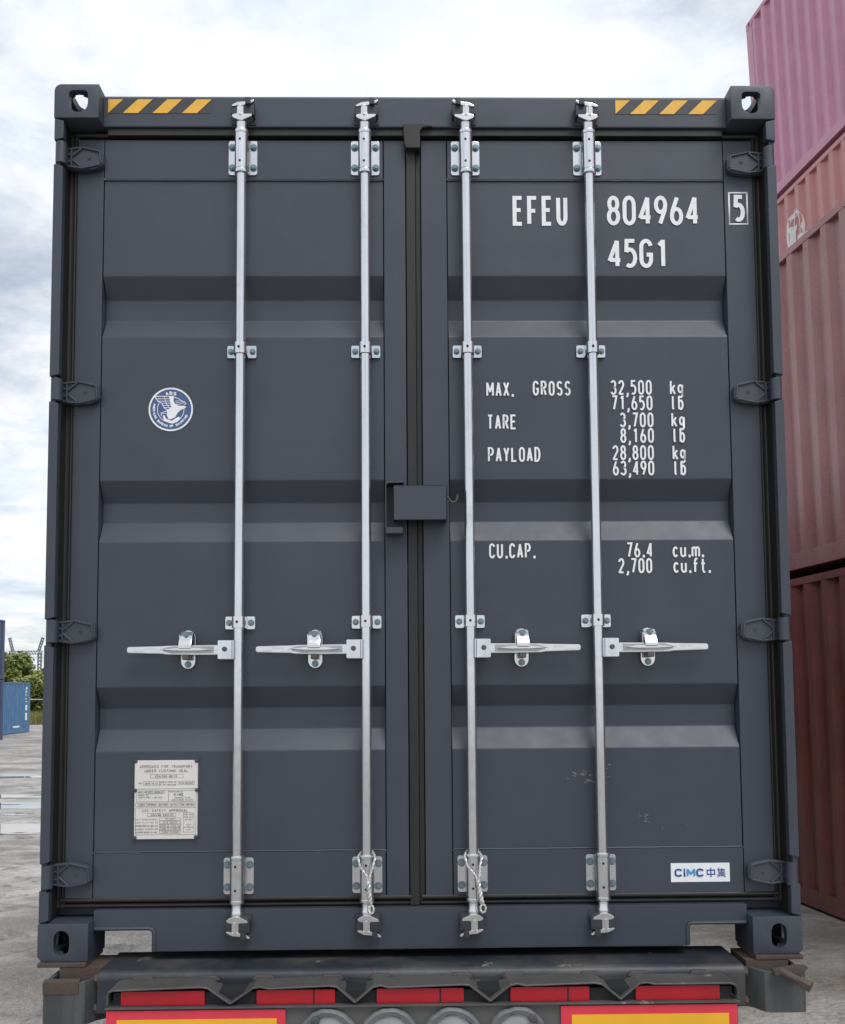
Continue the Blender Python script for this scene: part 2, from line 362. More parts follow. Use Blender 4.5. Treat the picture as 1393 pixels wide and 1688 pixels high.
m, t, b = new_mat('meadow'); n = noise_node(t, 0.6, 6)
t.links.new(cramp(t, n.outputs['Fac'], [(0.3, (0.10, 0.12, 0.035)), (0.7, (0.24, 0.22, 0.08))]), b.inputs['Base Color']); b.inputs['Roughness'].default_value = 0.9
g = link('meadow', MB().add([(-600,62,0.03),(600,62,0.03),(600,900,0.03),(-600,900,0.03)], [(0,1,2,3)]).mesh('meadow'), m); g['kind'] = 'structure'
m, t, b = new_mat('puddle_water'); b.inputs['Base Color'].default_value = (0.26, 0.25, 0.23, 1); b.inputs['Roughness'].default_value = 0.02; b.inputs['IOR'].default_value = 1.4
b.inputs['Specular IOR Level'].default_value = 0.9
WATER = m
def puddle(cx, cy, rx, ry, seed, rot=0):
    rnd = random.Random(seed); ph = [rnd.uniform(0, 6.28) for _ in range(6)]; N = 70; vs = []
    for i in range(N):
        a = 2*math.pi*i/N
        k = 1+sum(0.30/(j+1)**0.7*math.sin((j+2)*a+ph[j]) for j in range(6))+rnd.uniform(-.06, .06)
        x, y = rx*k*math.cos(a), ry*k*math.sin(a)
        vs.append((cx+x*math.cos(rot)-y*math.sin(rot), cy+x*math.sin(rot)+y*math.cos(rot), 0.006))
    o = link('puddle', MB().add(vs, [tuple(range(N))]).mesh('puddle'), WATER); o['kind'] = 'structure'
puddle(-5.9, 10.9, 1.9, 0.72, 3, 0.05); puddle(-6.9, 14.0, 1.7, 0.45, 5, 0.1); puddle(-7.6, 15.5, 2.0, 0.30, 9); puddle(-8.3, 20.0, 1.8, 0.35, 12, 0.1)
puddle(-9.5, 12.0, 1.4, 0.5, 15)
for q in range(9): puddle(random.uniform(-8, -5), random.uniform(10.2, 17), random.uniform(.15, .5), random.uniform(.06, .16), 40+q)

# ---------------------------------------------------------------- corner castings
def hole_shield(cx, cz, w, h, n=10):
    pts = arc(cx, cz-h/2+w*0.5, w/2, w*0.5, 180, 360, n) + arc(cx+w/2-0.016, cz+h/2-0.012, 0.016, 0.012, 0, 90, 4) + arc(cx-w/2+0.016, cz+h/2-0.012, 0.016, 0.012, 90, 180, 4)
    return pts
def hole_slot(cx, cz, w, h, n=8):
    r = w/2
    return arc(cx, cz+h/2-r, r, r, 0, 180, n)+arc(cx, cz-h/2+r, r, r, 180, 360, n)
def make_casting(top):
    """right-hand casting, outer side at x=0.162, door face at y=0, z 0..0.118"""
    W, D, H = (0.150 if top else 0.160), 0.178, 0.118
    r = 0.024
    if top: prof = [(0, 0), (W, 0)] + arc(W-r, H-r, r, r, 0, 90, 6) + [(0, H)]
    else: prof = [(0, 0)] + arc(W-r, r, r, r, -90, 0, 6) + [(W, H), (0, H)]
    me = MB().prism(prof, 0, D, 'y').mesh('c', 0.003, 2)
    o = bpy.data.objects.new('tmp', me); COL.objects.link(o)
    cut = []
    th = 0.026
    cut.append(MB().box(th, W-th, th, D-th, th, H-th))
    cx = 0.069 if top else 0.084
    cut.append(MB().prism(hole_shield(cx, 0.058, 0.064, 0.077) if top else hole_slot(cx, 0.058, 0.050, 0.078), -0.01, th+0.004, 'y'))
    sl = [(y, z) for y, z in hole_slot(0.089, 0.058, 0.056, 0.080)]
    cut.append(MB().prism(sl, W-th-0.004, W+0.01, 'x'))
    ov = [(x, y) for x, y in hole_slot(0.075, 0.089, 0.064, 0.124)]
    cut.append(MB().prism(ov, H-th-0.004, H+0.01, 'z') if top else MB().prism(ov, -0.01, th+0.004, 'z'))
    tmps = []
    for c in cut:
        co_ = bpy.data.objects.new('tmpc', c.mesh('tc')); COL.objects.link(co_); tmps.append(co_)
        md = o.modifiers.new('b', 'BOOLEAN'); md.operation = 'DIFFERENCE'; md.object = co_; md.solver = 'EXACT'
    dg = bpy.context.evaluated_depsgraph_get()
    res = bpy.data.meshes.new_from_object(o.evaluated_get(dg)); res.name = 'corner_casting'
    for x in tmps+[o]: bpy.data.objects.remove(x)
    return finish(res)
CAST_T = make_casting(True); CAST_B = make_casting(False)
def castings(parent, W, Ln, H, mat, key):
    """eight castings of one container"""
    for top in (True, False):
        base = (CAST_T if top else CAST_B).copy(); base.materials.clear(); base.materials.append(mat)
        flip = base.copy(); flip.transform(Matrix.Diagonal((-1, 1, 1, 1))); flip.flip_normals()
        z = H-0.118 if top else 0
        for far in (0, 1):
            for side in (1, -1):
                me = base if side*(1 if not far else -1) > 0 else flip
                o = link('corner_casting', me, mat, parent)
                # near end: door face at y=0; far end: turned by half a turn
                if not far: o.location = (side*(W/2-(0.150 if top else 0.160)), 0, z)
                else: o.location = (side*(W/2-(0.150 if top else 0.160)), Ln, z); o.rotation_euler = (0, 0, math.pi)
def profile(u, pitch=0.278, depth=0.036):
    """depth of a corrugated wall at distance u along it: 0 = outer face"""
    k = (u % pitch)/pitch
    if k < 0.30: return 0.0
    if k < 0.48: return depth*(k-0.30)/0.18
    if k < 0.82: return depth
    return depth*(1-(k-0.82)/0.18)
def corrugated(u0, u1, z0, z1, P, pitch=0.278, depth=0.036):
    mb = MB(); us = [u0]; k = math.floor(u0/pitch)
    while k*pitch < u1:
        for q in (0, 0.30, 0.48, 0.82):
            u = (k+q)*pitch
            if u0+1e-4 < u < u1-1e-4: us.append(u)
        k += 1
    us.append(u1); vs = []
    for u in us:
        d = profile(u, pitch, depth); vs += [P(u, d, z0), P(u, d, z1)]
    mb.add(vs, [(2*i, 2*i+2, 2*i+3, 2*i+1) for i in range(len(us)-1)]); return mb

# ---------------------------------------------------------------- the graphite container
W, LEN, HT = 2.438, 12.192, 2.896
box = thing('shipping_container', 'new graphite high cube shipping container with silver locking bars, carried on a trailer', 'container', (0, 0, BASE))
castings(box, W, LEN, HT, CASTP, 'g')
DYS = 0.095
for s in (-1, 1):                                        # posts with hinge gaps
    mb = MB(); X = lambda a: s*a
    mb.box(X(1.198), X(1.216), 0.012, 0.16, 0.118, 2.778)
    mb.box(X(1.05), X(1.216), 0.125, 0.165, 0.118, 2.778)
    cuts = [0.262, 1.045, 1.850, 2.660]; z = 0.119
    for c in cuts+[None]:
        z1 = c-0.041 if c else 2.777
        x1, x0 = X(1.2175), X(1.186)
        if z1 > z:
            mb.prism([(x1, z), (x1, z1), (x0, z1-0.008), (x0, z+0.008)], 0.002, 0.030, 'y')
        z = c+0.041 if c else 0
    mb.build('corner_post', PAINT, box, 0.0035)
    MB().box(X(1.189), X(1.1978), 0.0325, DYS, 0.13, 2.772).build('post_gap_shade', RUBBER, box, 0.002)  # added dark strip: shade of the gap between post and gasket, as colour
mb = MB(); mb.prism([(0.052, 2.777), (0.050, 2.782), (0.050, 2.880), (0.058, 2.889), (0.16, 2.893), (0.16, 2.777)], -1.0685, 1.0685, 'x')
hd = mb.build('door_header', PAINT, box, 0.002)
MB().box(-1.0575, 1.0575, 0.060, 0.12, 2.752, 2.7765).build('header_lip', RUBBER, hd, 0.004)
# sill with the two cut-outs
mb = MB()
mb.prism([(-1.0585, .086), (-1.0585, .148), (1.0585, .148), (1.0585, .086), (.862, .086), (.862, .016), (-.862, .016), (-.862, .086)], 0.050, 0.150, 'y')
sl = mb.build('door_sill', PAINT, box, 0.003)
for s in (-1, 1):
    mb = MB(); mb.tube([(s*1.055, .049, .090), (s*.880, .049, .090), (s*.868, .049, .086), (s*.8635, .049, .074), (s*.8635, .049, .020)], 0.0065, 8)
    mb.build('cutout_lip', PAINT, sl)
# side walls, roof, floor, front wall, rails (seen from the side)
for s, nm in ((-1, 'left'), (1, 'right')):
    corrugated(0.165, LEN-0.165, 0.160, 2.832, lambda u, d, z: (s*(1.212-d), u, z)).build('side_panel', PAINT, box)
    MB().box(s*1.170, s*1.218, 0.179, LEN-0.179, 0.016, 0.162).build('bottom_rail', PAINT, box, 0.003)
    MB().box(s*1.160, s*1.218, 0.179, LEN-0.179, 2.826, 2.886).build('top_rail', PAINT, box, 0.003)
    MB().box(s*1.12, s*1.215, LEN-0.15, LEN-0.004, 0.119, 2.777).build('corner_post', PAINT, box, 0.003)
corrugated(0.0, LEN-0.34, -1.165, 1.165, lambda u, d, z: (z, 0.17+u, 2.878-d*0.5)).build('roof_panel', PAINT, box)
MB().box(-1.165, 1.165, 0.152, LEN-0.1, 0.165, 0.20).build('floor', DARK, box)
MB().box(-1.12, 1.12, LEN-0.09, LEN-0.02, 0.02, 2.88).build('front_wall', PAINT, box)

# doors
REC = [(2.264, 2.051), (1.558, 1.350), (0.866, 0.655)]
DY = 0.075
def door(x0, x1, sx0, sx1):
    """x0..x1 whole door, sx0..sx1 the panel between the stiles"""
    zb, zt = 0.180, 2.744
    mb = MB()
    mb.box(x0, sx0-.002, DY, DY+.05, zb, zt); mb.box(sx1+.002, x1, DY, DY+.05, zb, zt)
    d = mb.build('door', PAINT, box, 0.0035)
    mb = MB(); mb.prism(rrect(sx0+.001, sx1-.001, 2.604, zt-.002, 0.006), DY-0.002, DY+0.048, 'y'); mb.build('top_rail', PAINT, d, 0.0015)
    mb = MB(); mb.prism(rrect(sx0+.001, sx1-.001, zb+.002, 0.326, 0.006), DY-0.002, DY+0.048, 'y'); mb.build('bottom_rail', PAINT, d, 0.0015)
    zs = [(0.331, 0)]
    for a, bb in reversed(REC): zs += [(bb, 0), (bb+.070, .040), (a-.070, .040), (a, 0)]
    zs.append((2.600, 0))
    # rounded folds: short facets either side of every fold
    prof = [zs[0]]
    for i in range(1, len(zs)-1):
        p, q, r2 = Vector(zs[i-1]), Vector(zs[i]), Vector(zs[i+1]); e = 0.003
        a = q+(p-q).normalized()*e; c2 = q+(r2-q).normalized()*e
        prof += [tuple(a), tuple(a*.25+q*.5+c2*.25), tuple(c2)]
    prof.append(zs[-1])
    xs = [sx0+.001+(sx1-sx0-.002)*i/6 for i in range(7)]; vs = []; nz = len(prof)
    for x in xs:
        vs += [(x, DY+.003+dd, z) for z, dd in prof]
    mb = MB().add(vs, [(i*nz+k, (i+1)*nz+k, (i+1)*nz+k+1, i*nz+k+1) for i in range(6) for k in range(nz-1)])
    mb.build('panel', PAINT, d, ang=6)
    MB().box(x0+.02, x1-.02, DY+.046, DY+.06, zb+.01, zt-.01).build('door_lining', DARK, d)
    # weld seams, slightly uneven
    def seam(pts, r=0.0022):
        path = []
        for p, q in zip(pts, pts[1:]):
            n = max(2, int(math.hypot(p[0]-q[0], p[1]-q[1])/0.02))
            path += [(p[0]+(q[0]-p[0])*i/n+random.uniform(-.0006, .0006), DY+0.0005, p[1]+(q[1]-p[1])*i/n+random.uniform(-.0006, .0006)) for i in range(n)]
        path.append((pts[-1][0], DY+.0005, pts[-1][1]))
        MB().tube(path, r, 5).build('weld_seam', PAINT, d)
    seam([(sx0-.002, 2.606), (sx0+.004, 2.601), (sx1-.004, 2.601), (sx1+.002, 2.606)], 0.003)
    seam([(sx0-.002, .324), (sx0+.004, .329), (sx1-.004, .329), (sx1+.002, .324)], 0.003)
    return d
dl = door(-1.162, -0.040, -1.070, -0.116)
dr = door(0.014, 1.162, 0.104, 1.060)
# gaskets
def gasket_path(pts, r, y): return [(x, y, z) for x, z in pts]
for s, d, xi, xo in ((-1, dl, -0.040, -1.162), (1, dr, 0.014, 1.162)):
    mb = MB()
    a, c2 = (xo-.0345, xo+.003) if s < 0 else (xo-.003, xo+.0345)
    mb.box(a, c2, DY+.008, DY+.05, .150, 2.770)
    mb.tube([(xo+s*.007, DY+.009, .150), (xo+s*.007, DY+.009, 2.765)], 0.0065, 10); mb.tube([(xo+s*.024, DY+.014, .150), (xo+s*.024, DY+.014, 2.765)], 0.008, 10)
    lo, hi = min(xi, xo), max(xi, xo)
    mb.box(lo-.02, hi+.02, DY+.014, DY+.05, 2.742, 2.772)
    mb.tube([(lo-.01, DY+.006, 2.762), (hi+.01, DY+.006, 2.762)], 0.008, 10)
    mb.box(lo-.02, hi+.02, DY+.016, DY+.05, .148, .182)
    mb.tube([(lo-.012, DY+.002, .176), (hi+.012, DY+.002, .176)], 0.0075, 10)
    mb.tube([(lo-.015, DY+.010, .157), (hi+.015, DY+.010, .157)], 0.008, 10)
    mb.build('door_gasket', RUBBER, box)
mb = MB(); mb.prism([(DY-.004, .150), (DY-.004, 2.755), (DY+.05, 2.755), (DY+.05, .150)], -.0375, -.006, 'x'); mb.prism([(DY+.010, .150), (DY+.010, 2.755), (DY+.05, 2.755), (DY+.05, .150)], -.006, .0125, 'x')
cg = mb.build('center_gasket', RUBBER, box, 0.004)
mb = MB(); mb.prism([(-.046, 2.772), (-.044, 2.787), (-.02, 2.786), (.02, 2.789), (.045, 2.784), (.055, 2.777), (.02, 2.772), (.0125, 2.762), (.0125, 2.70), (-.037, 2.70), (-.043, 2.716), (-.045, 2.745)], DY-.031, DY+.02, 'y')
mb.build('rubber_flap', RUBBER, cg, 0.011, 3)

# hinges
def hinge_meshes():
    mb = MB()
    blade = [(0.0, -.035), (0.0, .034), (.018, .036), (.060, .041), (.104, .033), (.122, .026), (.128, .018), (.129, -.018), (.122, -.027), (.100, -.036), (.052, -.041), (.015, -.036)]
    mb.prism(blade, 0.050, 0.0715, 'y')
    mb.cyl((-.003, .021, -.037), (-.003, .021, .037), .0185, n=18); mb.box(-.003, .010, .020, .056, -.032, .032)
    me = mb.mesh('hinge', 0.003, 2)
    rb = MB()
    def rib(p, q, w=.006):
        p, q = Vector(p), Vector(q); n = Vector((-(q-p).y, (q-p).x)).normalized()*w/2
        rb.prism([tuple(p+n), tuple(q+n), tuple(q-n), tuple(p-n)], .0435, .0505, 'y')
    for seg in (((.006, .030), (.060, .036)), ((.060, .036), (.118, .023)), ((.118, .023), (.122, -.02)), ((.118, -.023), (.06, -.036)), ((.06, -.036), (.006, -.030)),
                ((.022, .034), (.022, -.034)), ((.024, 0.006), (.056, .033)), ((.024, -.006), (.056, -.033)), ((.0, .010), (.022, .010)), ((.0, -.014), (.022, -.014))): rib(*seg)
    for k in range(5):
        a = rad(90+72*k); rb.prism([(.082+.010*math.cos(a), .010*math.sin(a)), (.082+.003*math.cos(a+1.2), .003*math.sin(a+1.2)), (.082+.003*math.cos(a-1.2), .003*math.sin(a-1.2))], .048, .0505, 'y')
    return me, rb.mesh('rib', 0.0012, 1)
HM, RM = hinge_meshes(); HM.materials.append(CASTP); RM.materials.append(CASTP)
HM2, RM2 = mirrored(HM, 'hinge'), mirrored(RM, 'rib')
for s, zs, hm_, rm_ in ((-1, (0.262, 1.049, 1.851, 2.664), HM, RM), (1, (0.250, 1.043, 1.848, 2.651), HM2, RM2)):
    for z in zs:
        h = harden(link('hinge', hm_, CASTP, box)); h.location = (s*1.196, 0, z)
        h2 = link('hinge_rib', rm_, CASTP, h)

# locking bars
BX = [-0.596, -0.177, 0.167, 0.588]
BY = 0.038
def hexbolt(mb, x, z, y, r=.0095, h=.008):
    pts = [(x+r*math.cos(rad(60*k+15)), z+r*math.sin(rad(60*k+15))) for k in range(6)]
    mb.prism(pts, y-h, y, 'y'); mb.cyl((x, y, z), (x, y-.002, z), r*1.35, n=14); mb.cyl((x, y-h+.001, z), (x, y-h-.003, z), r*.55, n=10)
def bolt_mesh(r, h):
    mb = MB(); hexbolt(mb, 0, 0, 0, r, h); me = mb.mesh('bolt'); me.materials.append(BOLT); return me
BOLTS = {}
def bolt(x, z, y, parent, r=.0095, h=.008):
    k = (r, h)
    if k not in BOLTS: BOLTS[k] = bolt_mesh(r, h)
    o = link('bolt', BOLTS[k], BOLT, parent); o.location = (x, y, z); o.rotation_euler = (0, random.uniform(0, 1), 0)
def cam_parts(sx, sz, z0):
    """sx mirrors, sz=1 top (opens upward) -1 bottom; z0 = root level"""
    c = MB(); k = MB()
    def Q(pts): return [(sx*x, z0+sz*z) for x, z in pts]
    low = [(-.030, .014), (-.026, .021), (-.012, .023), (0, .026), (.014, .023), (.034, .024), (.040, .022), (.037, .014), (.020, .006), (.008, .001), (-.008, .001), (-.022, .007)]
    up = [(-.031, .048), (-.026, .054), (-.010, .062), (.012, .064), (.026, .066), (.044, .072), (.047, .066), (.036, .058), (.018, .054), (.008, .050), (-.010, .050), (-.022, .047)]
    c.prism(Q(low), .012, .044, 'y'); c.prism(Q(up), .010, .044, 'y')
    c.box(sx*-.012, sx*.010, .013, .044, z0+sz*.014, z0+sz*.056)
    c.box(sx*-.006, sx*.003, .008, .014, z0+sz*.018, z0+sz*.054)
    k.prism(Q([(-.036, .002), (-.038, .020), (-.034, .050), (.046, .054), (.048, .008), (.044, 0)]), .044, .0505, 'y')
    k.box(sx*-.034, sx*-.012, .014, .046, z0+sz*.022, z0+sz*.050); k.box(sx*.010, sx*.046, .012, .046, z0+sz*.018, z0+sz*.053)
    k.box(sx*.017, sx*.035, .000, .040, z0+sz*.050, z0+sz*.074)
    return c, k
def bar(i, bx):
    side = -1 if i < 2 else 1                       # handle direction
    tb = MB(); tb.cyl((bx, BY, .150), (bx, BY, 2.778), .0168, n=24)
    o = tb.build('locking_bar', GALV, box)
    for top, z0, z1 in ((1, 2.616, 2.737), (0, 0.192, 0.309)):
        mb = MB(); zc = (z0+z1)/2
        mb.prism(rrect(bx-.049, bx+.049, z0, z1, .008), DY-.007, DY-.0025, 'y')
        mb.build('bracket_plate', GALV, o, 0.0012)
        mb = MB(); zr0, zr1 = (zc-.073, zc+.078) if top else (zc-.082, zc+.070)
        prof = [(.0165, zr0-.004), (.0235, zr0), (.0245, zr0+.006), (.0235, zr0+.012), (.0205, zr0+.0125), (.0205, zr0+.0135), (.0230, zr0+.014),
                (.0230, zr1-.014), (.0205, zr1-.0135), (.0205, zr1-.0125), (.0235, zr1-.012), (.0245, zr1-.006), (.0235, zr1), (.0165, zr1+.002)]
        mb.lathe(prof, 26, (bx, BY, 0))
        if top: mb.lathe([(.0165, 2.752), (.0180, 2.757), (.0180, 2.782), (.0195, 2.785), (.0180, 2.792), (.012, 2.797)], 22, (bx, BY, 0))
        else: mb.lathe([(.012, .115), (.0180, .122), (.0200, .128), (.0200, .140), (.0180, .146), (.0175, .172)], 22, (bx, BY, 0))
        mb.build('bearing_sleeve', GALV, o)
        for sx in (-1, 1):
            for sz in (-1, 1): bolt(bx+sx*.036, zc+sz*.036, DY-.007, o)
        for q in (-.038, .038): MB().cyl((bx-.002, BY-.0222, zc+q), (bx-.002, BY-.0238, zc+q), .0042, n=12).build('sleeve_hole', DARK, o)
    for zc in (1.996, 1.077):
        mb = MB()
        mb.prism(rrect(bx-.049, bx-.019, zc-.021, zc+.021, .005), DY-.006, DY-.0015, 'y'); mb.prism(rrect(bx+.019, bx+.049, zc-.021, zc+.021, .005), DY-.006, DY-.0015, 'y')
        pts = [(bx+.022, DY-.003), (bx+.022, BY)] + [(bx+.022*math.cos(rad(a)), BY-.022*math.sin(rad(a))) for a in range(0, 181, 15)] + [(bx-.022, DY-.003)]
        inn = [(bx+(x-bx)*.86, y if y > BY else BY+(y-BY)*.86) for x, y in pts]
        n = len(pts); vs = [(x, y, z) for z in (zc-.019, zc+.019) for x, y in pts+inn]
        fs = []
        for q in range(n-1):
            fs += [(q, q+1, q+1+2*n, q+2*n), (n+q, n+q+2*n, n+q+1+2*n, n+q+1), (q, n+q, n+q+1, q+1), (2*n+q, 2*n+q+1, 3*n+q+1, 3*n+q)]
        mb.add(vs, fs); mb.build('strap_bracket', CHROME, o)
        bolt(bx-.036, zc, DY-.006, o, .008); bolt(bx+.036, zc, DY-.006, o, .008)
        MB().cyl((bx-.002, BY-.0215, zc), (bx-.002, BY-.0235, zc), .0045, n=12).build('strap_hole', DARK, o)
    # cams and keepers
    for sz, z0 in ((1, 2.779), (-1, 0.133)):
        c, k = cam_parts(1 if i < 2 else -1, sz, z0)
        for mbx in (c, k): mbx.v = [(x+bx, y, z) for x, y, z in mbx.v]
        c.build('cam', CHROME, o, 0.0022); k.build('cam_keeper', KEEP, o, 0.003)
    # handle
    hz = 0.986
    mb = MB(); x0, x1 = bx+side*.014, bx+side*.064
    mb.prism(rrect(min(x0, x1), max(x0, x1), hz-.031, hz+.031, .004), .016, .021, 'y'); mb.prism(rrect(min(x0, x1), max(x0, x1), hz-.031, hz+.031, .004), .050, .055, 'y')
    mb.box(bx+side*.012, bx+side*.020, .016, .055, hz-.031, hz+.031)
    hub = mb.build('handle_hub', GALV, o, 0.002)
    mb = MB(); mb.lathe([(.0085, -.001), (.0085, -.004), (.006, -.006)], 14, (bx+side*.041, .017, hz+.002), 'y'); mb.build('pivot_pin', GUARD, o)
    mb = MB(); X = lambda a: bx+side*a
    mb.prism([(X(.050), hz-.0165), (X(.150), hz-.0165), (X(.232), hz-.0150), (X(.246), hz-.0125), (X(.355), hz-.0095), (X(.361), hz-.006), (X(.361), hz+.007), (X(.355), hz+.0115), (X(.246), hz+.0135), (X(.225), hz+.0150), (X(.050), hz+.0165)], .026, .040, 'y')
    hd_ = mb.build('handle', CHROME, o, 0.003)
    MB().prism([(X(.078), hz-.011), (X(.215), hz-.011), (X(.243), hz-.004), (X(.243), hz+.006), (X(.215), hz+.012), (X(.078), hz+.012)], .0250, .0265, 'y').build('handle_shade_plate', SHADEST, o, 0.0005, 1)  # thin darker plate, paints the hollow's shading around the spine
    mb = MB()
    mb.prism([(X(.085), hz), (X(.13), hz+.007), (X(.19), hz+.008), (X(.255), hz+.001), (X(.19), hz-.003), (X(.13), hz-.003)], .013, .027, 'y')   # raised spine
    for q in range(9):                                                                                                # cast-in marks
        xx = .270+q*.008; mb.box(X(xx), X(xx+.004), .0248, .0264, hz+(.002 if q < 5 else -.007), hz+(.008 if q < 5 else -.001))
    mb.build('handle_ridge', CHROME, o, 0.0012, 1)
    # catch on the door
    cx = X(.170)
    mb = MB(); mb.prism(hole_slot(cx, hz+.003, .047, .128), DY-.010, DY-.0025, 'y')
    mb.prism(rrect(cx-.024, cx-.018, hz+.010, hz+.050, .002), .036, DY-.002, 'y'); ct = mb.build('handle_catch', CHROME, o, 0.002)
    mb = MB()                                      # hinged hasp over the handle
    prof = [(.062, hz+.060), (.050, hz+.062), (.028, hz+.044), (.012, hz+.020), (.010, hz+.006), (.018, hz-.002), (.024, hz+.002), (.022, hz+.014), (.032, hz+.034), (.050, hz+.052), (.066, hz+.052)]
    mb.prism(prof, cx-.021, cx+.021, 'x'); mb.build('catch_hasp', CHROME, o, 0.004)
    mb = MB(); mb.box(cx-.011, cx+.011, .020, .060, hz-.032, hz-.015); mb.build('catch_tongue', GUARD, o, 0.003)
    bolt(cx, hz+.049, .037, o, .0095, .010); bolt(cx, hz-.046, DY-.010, o, .0085)
    return o
for i, bx in enumerate(BX): bar(i, bx)

# lock box over the seam between the doors
mb = MB(); mb.box(-.084, .092, .002, .010, 1.408, 1.524); mb.box(-.084, .092, .002, .072, 1.516, 1.524); mb.box(.084, .092, .002, .072, 1.408, 1.524)
lb = mb.build('lock_box', PAINT, box, 0.006, 3)
mb = MB(); mb.box(-.083, -.079, .020, .072, 1.412, 1.517); mb.build('lock_box_side', DARK, lb)
mb = MB(); mb.prism([(-.112, 1.380), (-.112, 1.530), (-.104, 1.538), (-.050, 1.538), (-.050, 1.534), (-.103, 1.533), (-.108, 1.528), (-.108, 1.380)], .012, .074, 'y')
mb.box(-.110, -.055, .015, .070, 1.366, 1.386); mb.build('seal_bracket', PAINT, lb, 0.0015)
mb = MB(); mb.tube([(.090, .022, 1.488), (.098, .018, 1.482)]+[(.112+.013*math.cos(rad(a)), .016, 1.482+.013*math.sin(rad(a))) for a in range(180, 361, 20)]+[(.126, .016, 1.494)], .0035, 8)
mb.build('seal_hook', GUARD, lb)

# wire loops hanging on the two middle bars
def cable(bx, pts, label):
    root = MB()
    def braid(path, r, ph):
        P = [Vector(p) for p in path]
        # resample
        Q = []
        for a, c in zip(P, P[1:]):
            n = max(2, int((c-a).length/0.003)); Q += [a.lerp(c, i/n) for i in range(n)]
        Q.append(P[-1])
        for k in range(2):
            pp = []
            for i, q in enumerate(Q):
                d = (Q[min(i+1, len(Q)-1)]-Q[max(i-1, 0)]).normalized(); s1 = d.cross(Vector((0, 1, 0))).normalized(); s2 = d.cross(s1)
                an = i*0.75+ph+math.pi*k; pp.append(q+(s1*math.cos(an)+s2*math.sin(an))*r*.8)
            root.tube(pp, r, 6)
    braid([(bx-.026, .036, .318), (bx-.0275, .016, .312), (bx-.020, .006, .285), (bx+pts*.5, .003, .255), (bx+pts, .003, .235)], .0023, 0)
    braid([(bx+.026, .036, .318), (bx+.0275, .016, .312), (bx+.020, .006, .285), (bx+pts+.006, .001, .255), (bx+pts+.003, .001, .235)], .0023, 1)
    braid([(bx-.026, .036, .318), (bx-.018, .062, .326), (bx, .066, .330), (bx+.018, .062, .326), (bx+.026, .036, .318)], .0023, 0)
    braid([(bx+pts+.001, .002, .240), (bx+pts*1.5+.002, .002, .205), (bx+pts*1.9+.004, .004, .170)], .0045, 0)
    lx = bx+pts*2.0+.006
    braid([(lx-.001, .004, .172)]+[(lx+.0085*math.cos(rad(a)), .005, .152+.013*math.sin(rad(a))) for a in range(90, 451, 24)], .0021, 0)
    o = root.build('wire_loop', WHITEC); o.location = (0, 0, BASE)
    tag(o, label, 'cable')
cable(BX[1], .004, 'twisted silver wire loop hanging straight on the left door\'s inner locking bar')
cable(BX[2], .011, 'twisted silver wire loop slanting to the right on the right door\'s inner locking bar')

# hazard tape on the header
for s, x0, x1 in ((-1, -1.053, -.703), (1, .685, 1.037)):
    z0, z1 = 2.824, 2.873
    tp = MB().box(x0, x1, .0490, .0501, z0, z1).build('hazard_tape', TAPEB, box)
    n = 4; p = .1005
    for k in range(4):
        b0 = x0-.050+k*p; t0 = b0+.050
        poly = [(max(b0, x0), z0), (b0+.051 if b0+.051 > x0 else x0, z0), (t0+.051, z1), (max(t0, x0), z1)]
        if b0 < x0: poly = [(x0, z0), (t0+.051, z1), (x0, z1)]
        MB().prism(poly, .0478, .0492, 'y').build('yellow_stripe', YEL, tp)
# lettering
Y1 = DY+.003-.0014; Y0 = DY-.0012
def text(s, x, z, h, w, adv, t, y=Y1, mat=WHITE, parent=box, name='lettering'):
    mb = MB(); write(mb, s, x, z, h, w, adv, t, y); return mb.build(name, mat, parent, ang=180)
text('EFEU', .329, 2.441, .106, .0385, .0502, .0138); text('804964', .654, 2.442, .106, .046, .0545, .0138); text('45G1', .654, 2.291, .103, .047, .0545, .0138)
mb = MB(); write(mb, '5', 1.090, 2.453, .096, .041, .05, .0145, Y0)
for a in ((1.075, 1.143, 2.5545, 2.560), (1.075, 1.143, 2.443, 2.4485), (1.075, 1.0805, 2.4485, 2.5545), (1.1375, 1.143, 2.4485, 2.5545)): mb.box(a[0], a[1], Y0, Y0+.0008, a[2], a[3])
mb.build('lettering', WHITE, box, ang=180)
h, w_, ad_, tt = .0512, .0205, .0262, .0064
for s, x, z in (('MAX.', .231, 1.842), ('GROSS', .389, 1.845), ('TARE', .233, 1.729), ('PAYLOAD', .234, 1.617), ('CU.CAP.', .234, 1.289),
                ('32,500', .654, 1.847), ('71,650', .656, 1.794), ('3,700', .684, 1.735), ('8,160', .684, 1.681), ('28,800', .656, 1.622), ('63,490', .656, 1.569),
                ('76.4', .696, 1.290), ('2,700', .668, 1.237)):
    text(s, x, z, h, w_, ad_ if x > .6 or s[0] != 'G' else .0272, tt)
for s, x, z in (('kg', .857, 1.847), ('lb', .857, 1.794), ('kg', .859, 1.735), ('lb', .859, 1.681), ('kg', .860, 1.622), ('lb', .860, 1.569), ('cu.m.', .852, 1.290), ('cu.ft.', .853, 1.237)):
    text(s, x, z, h, .0200, .0255, tt)
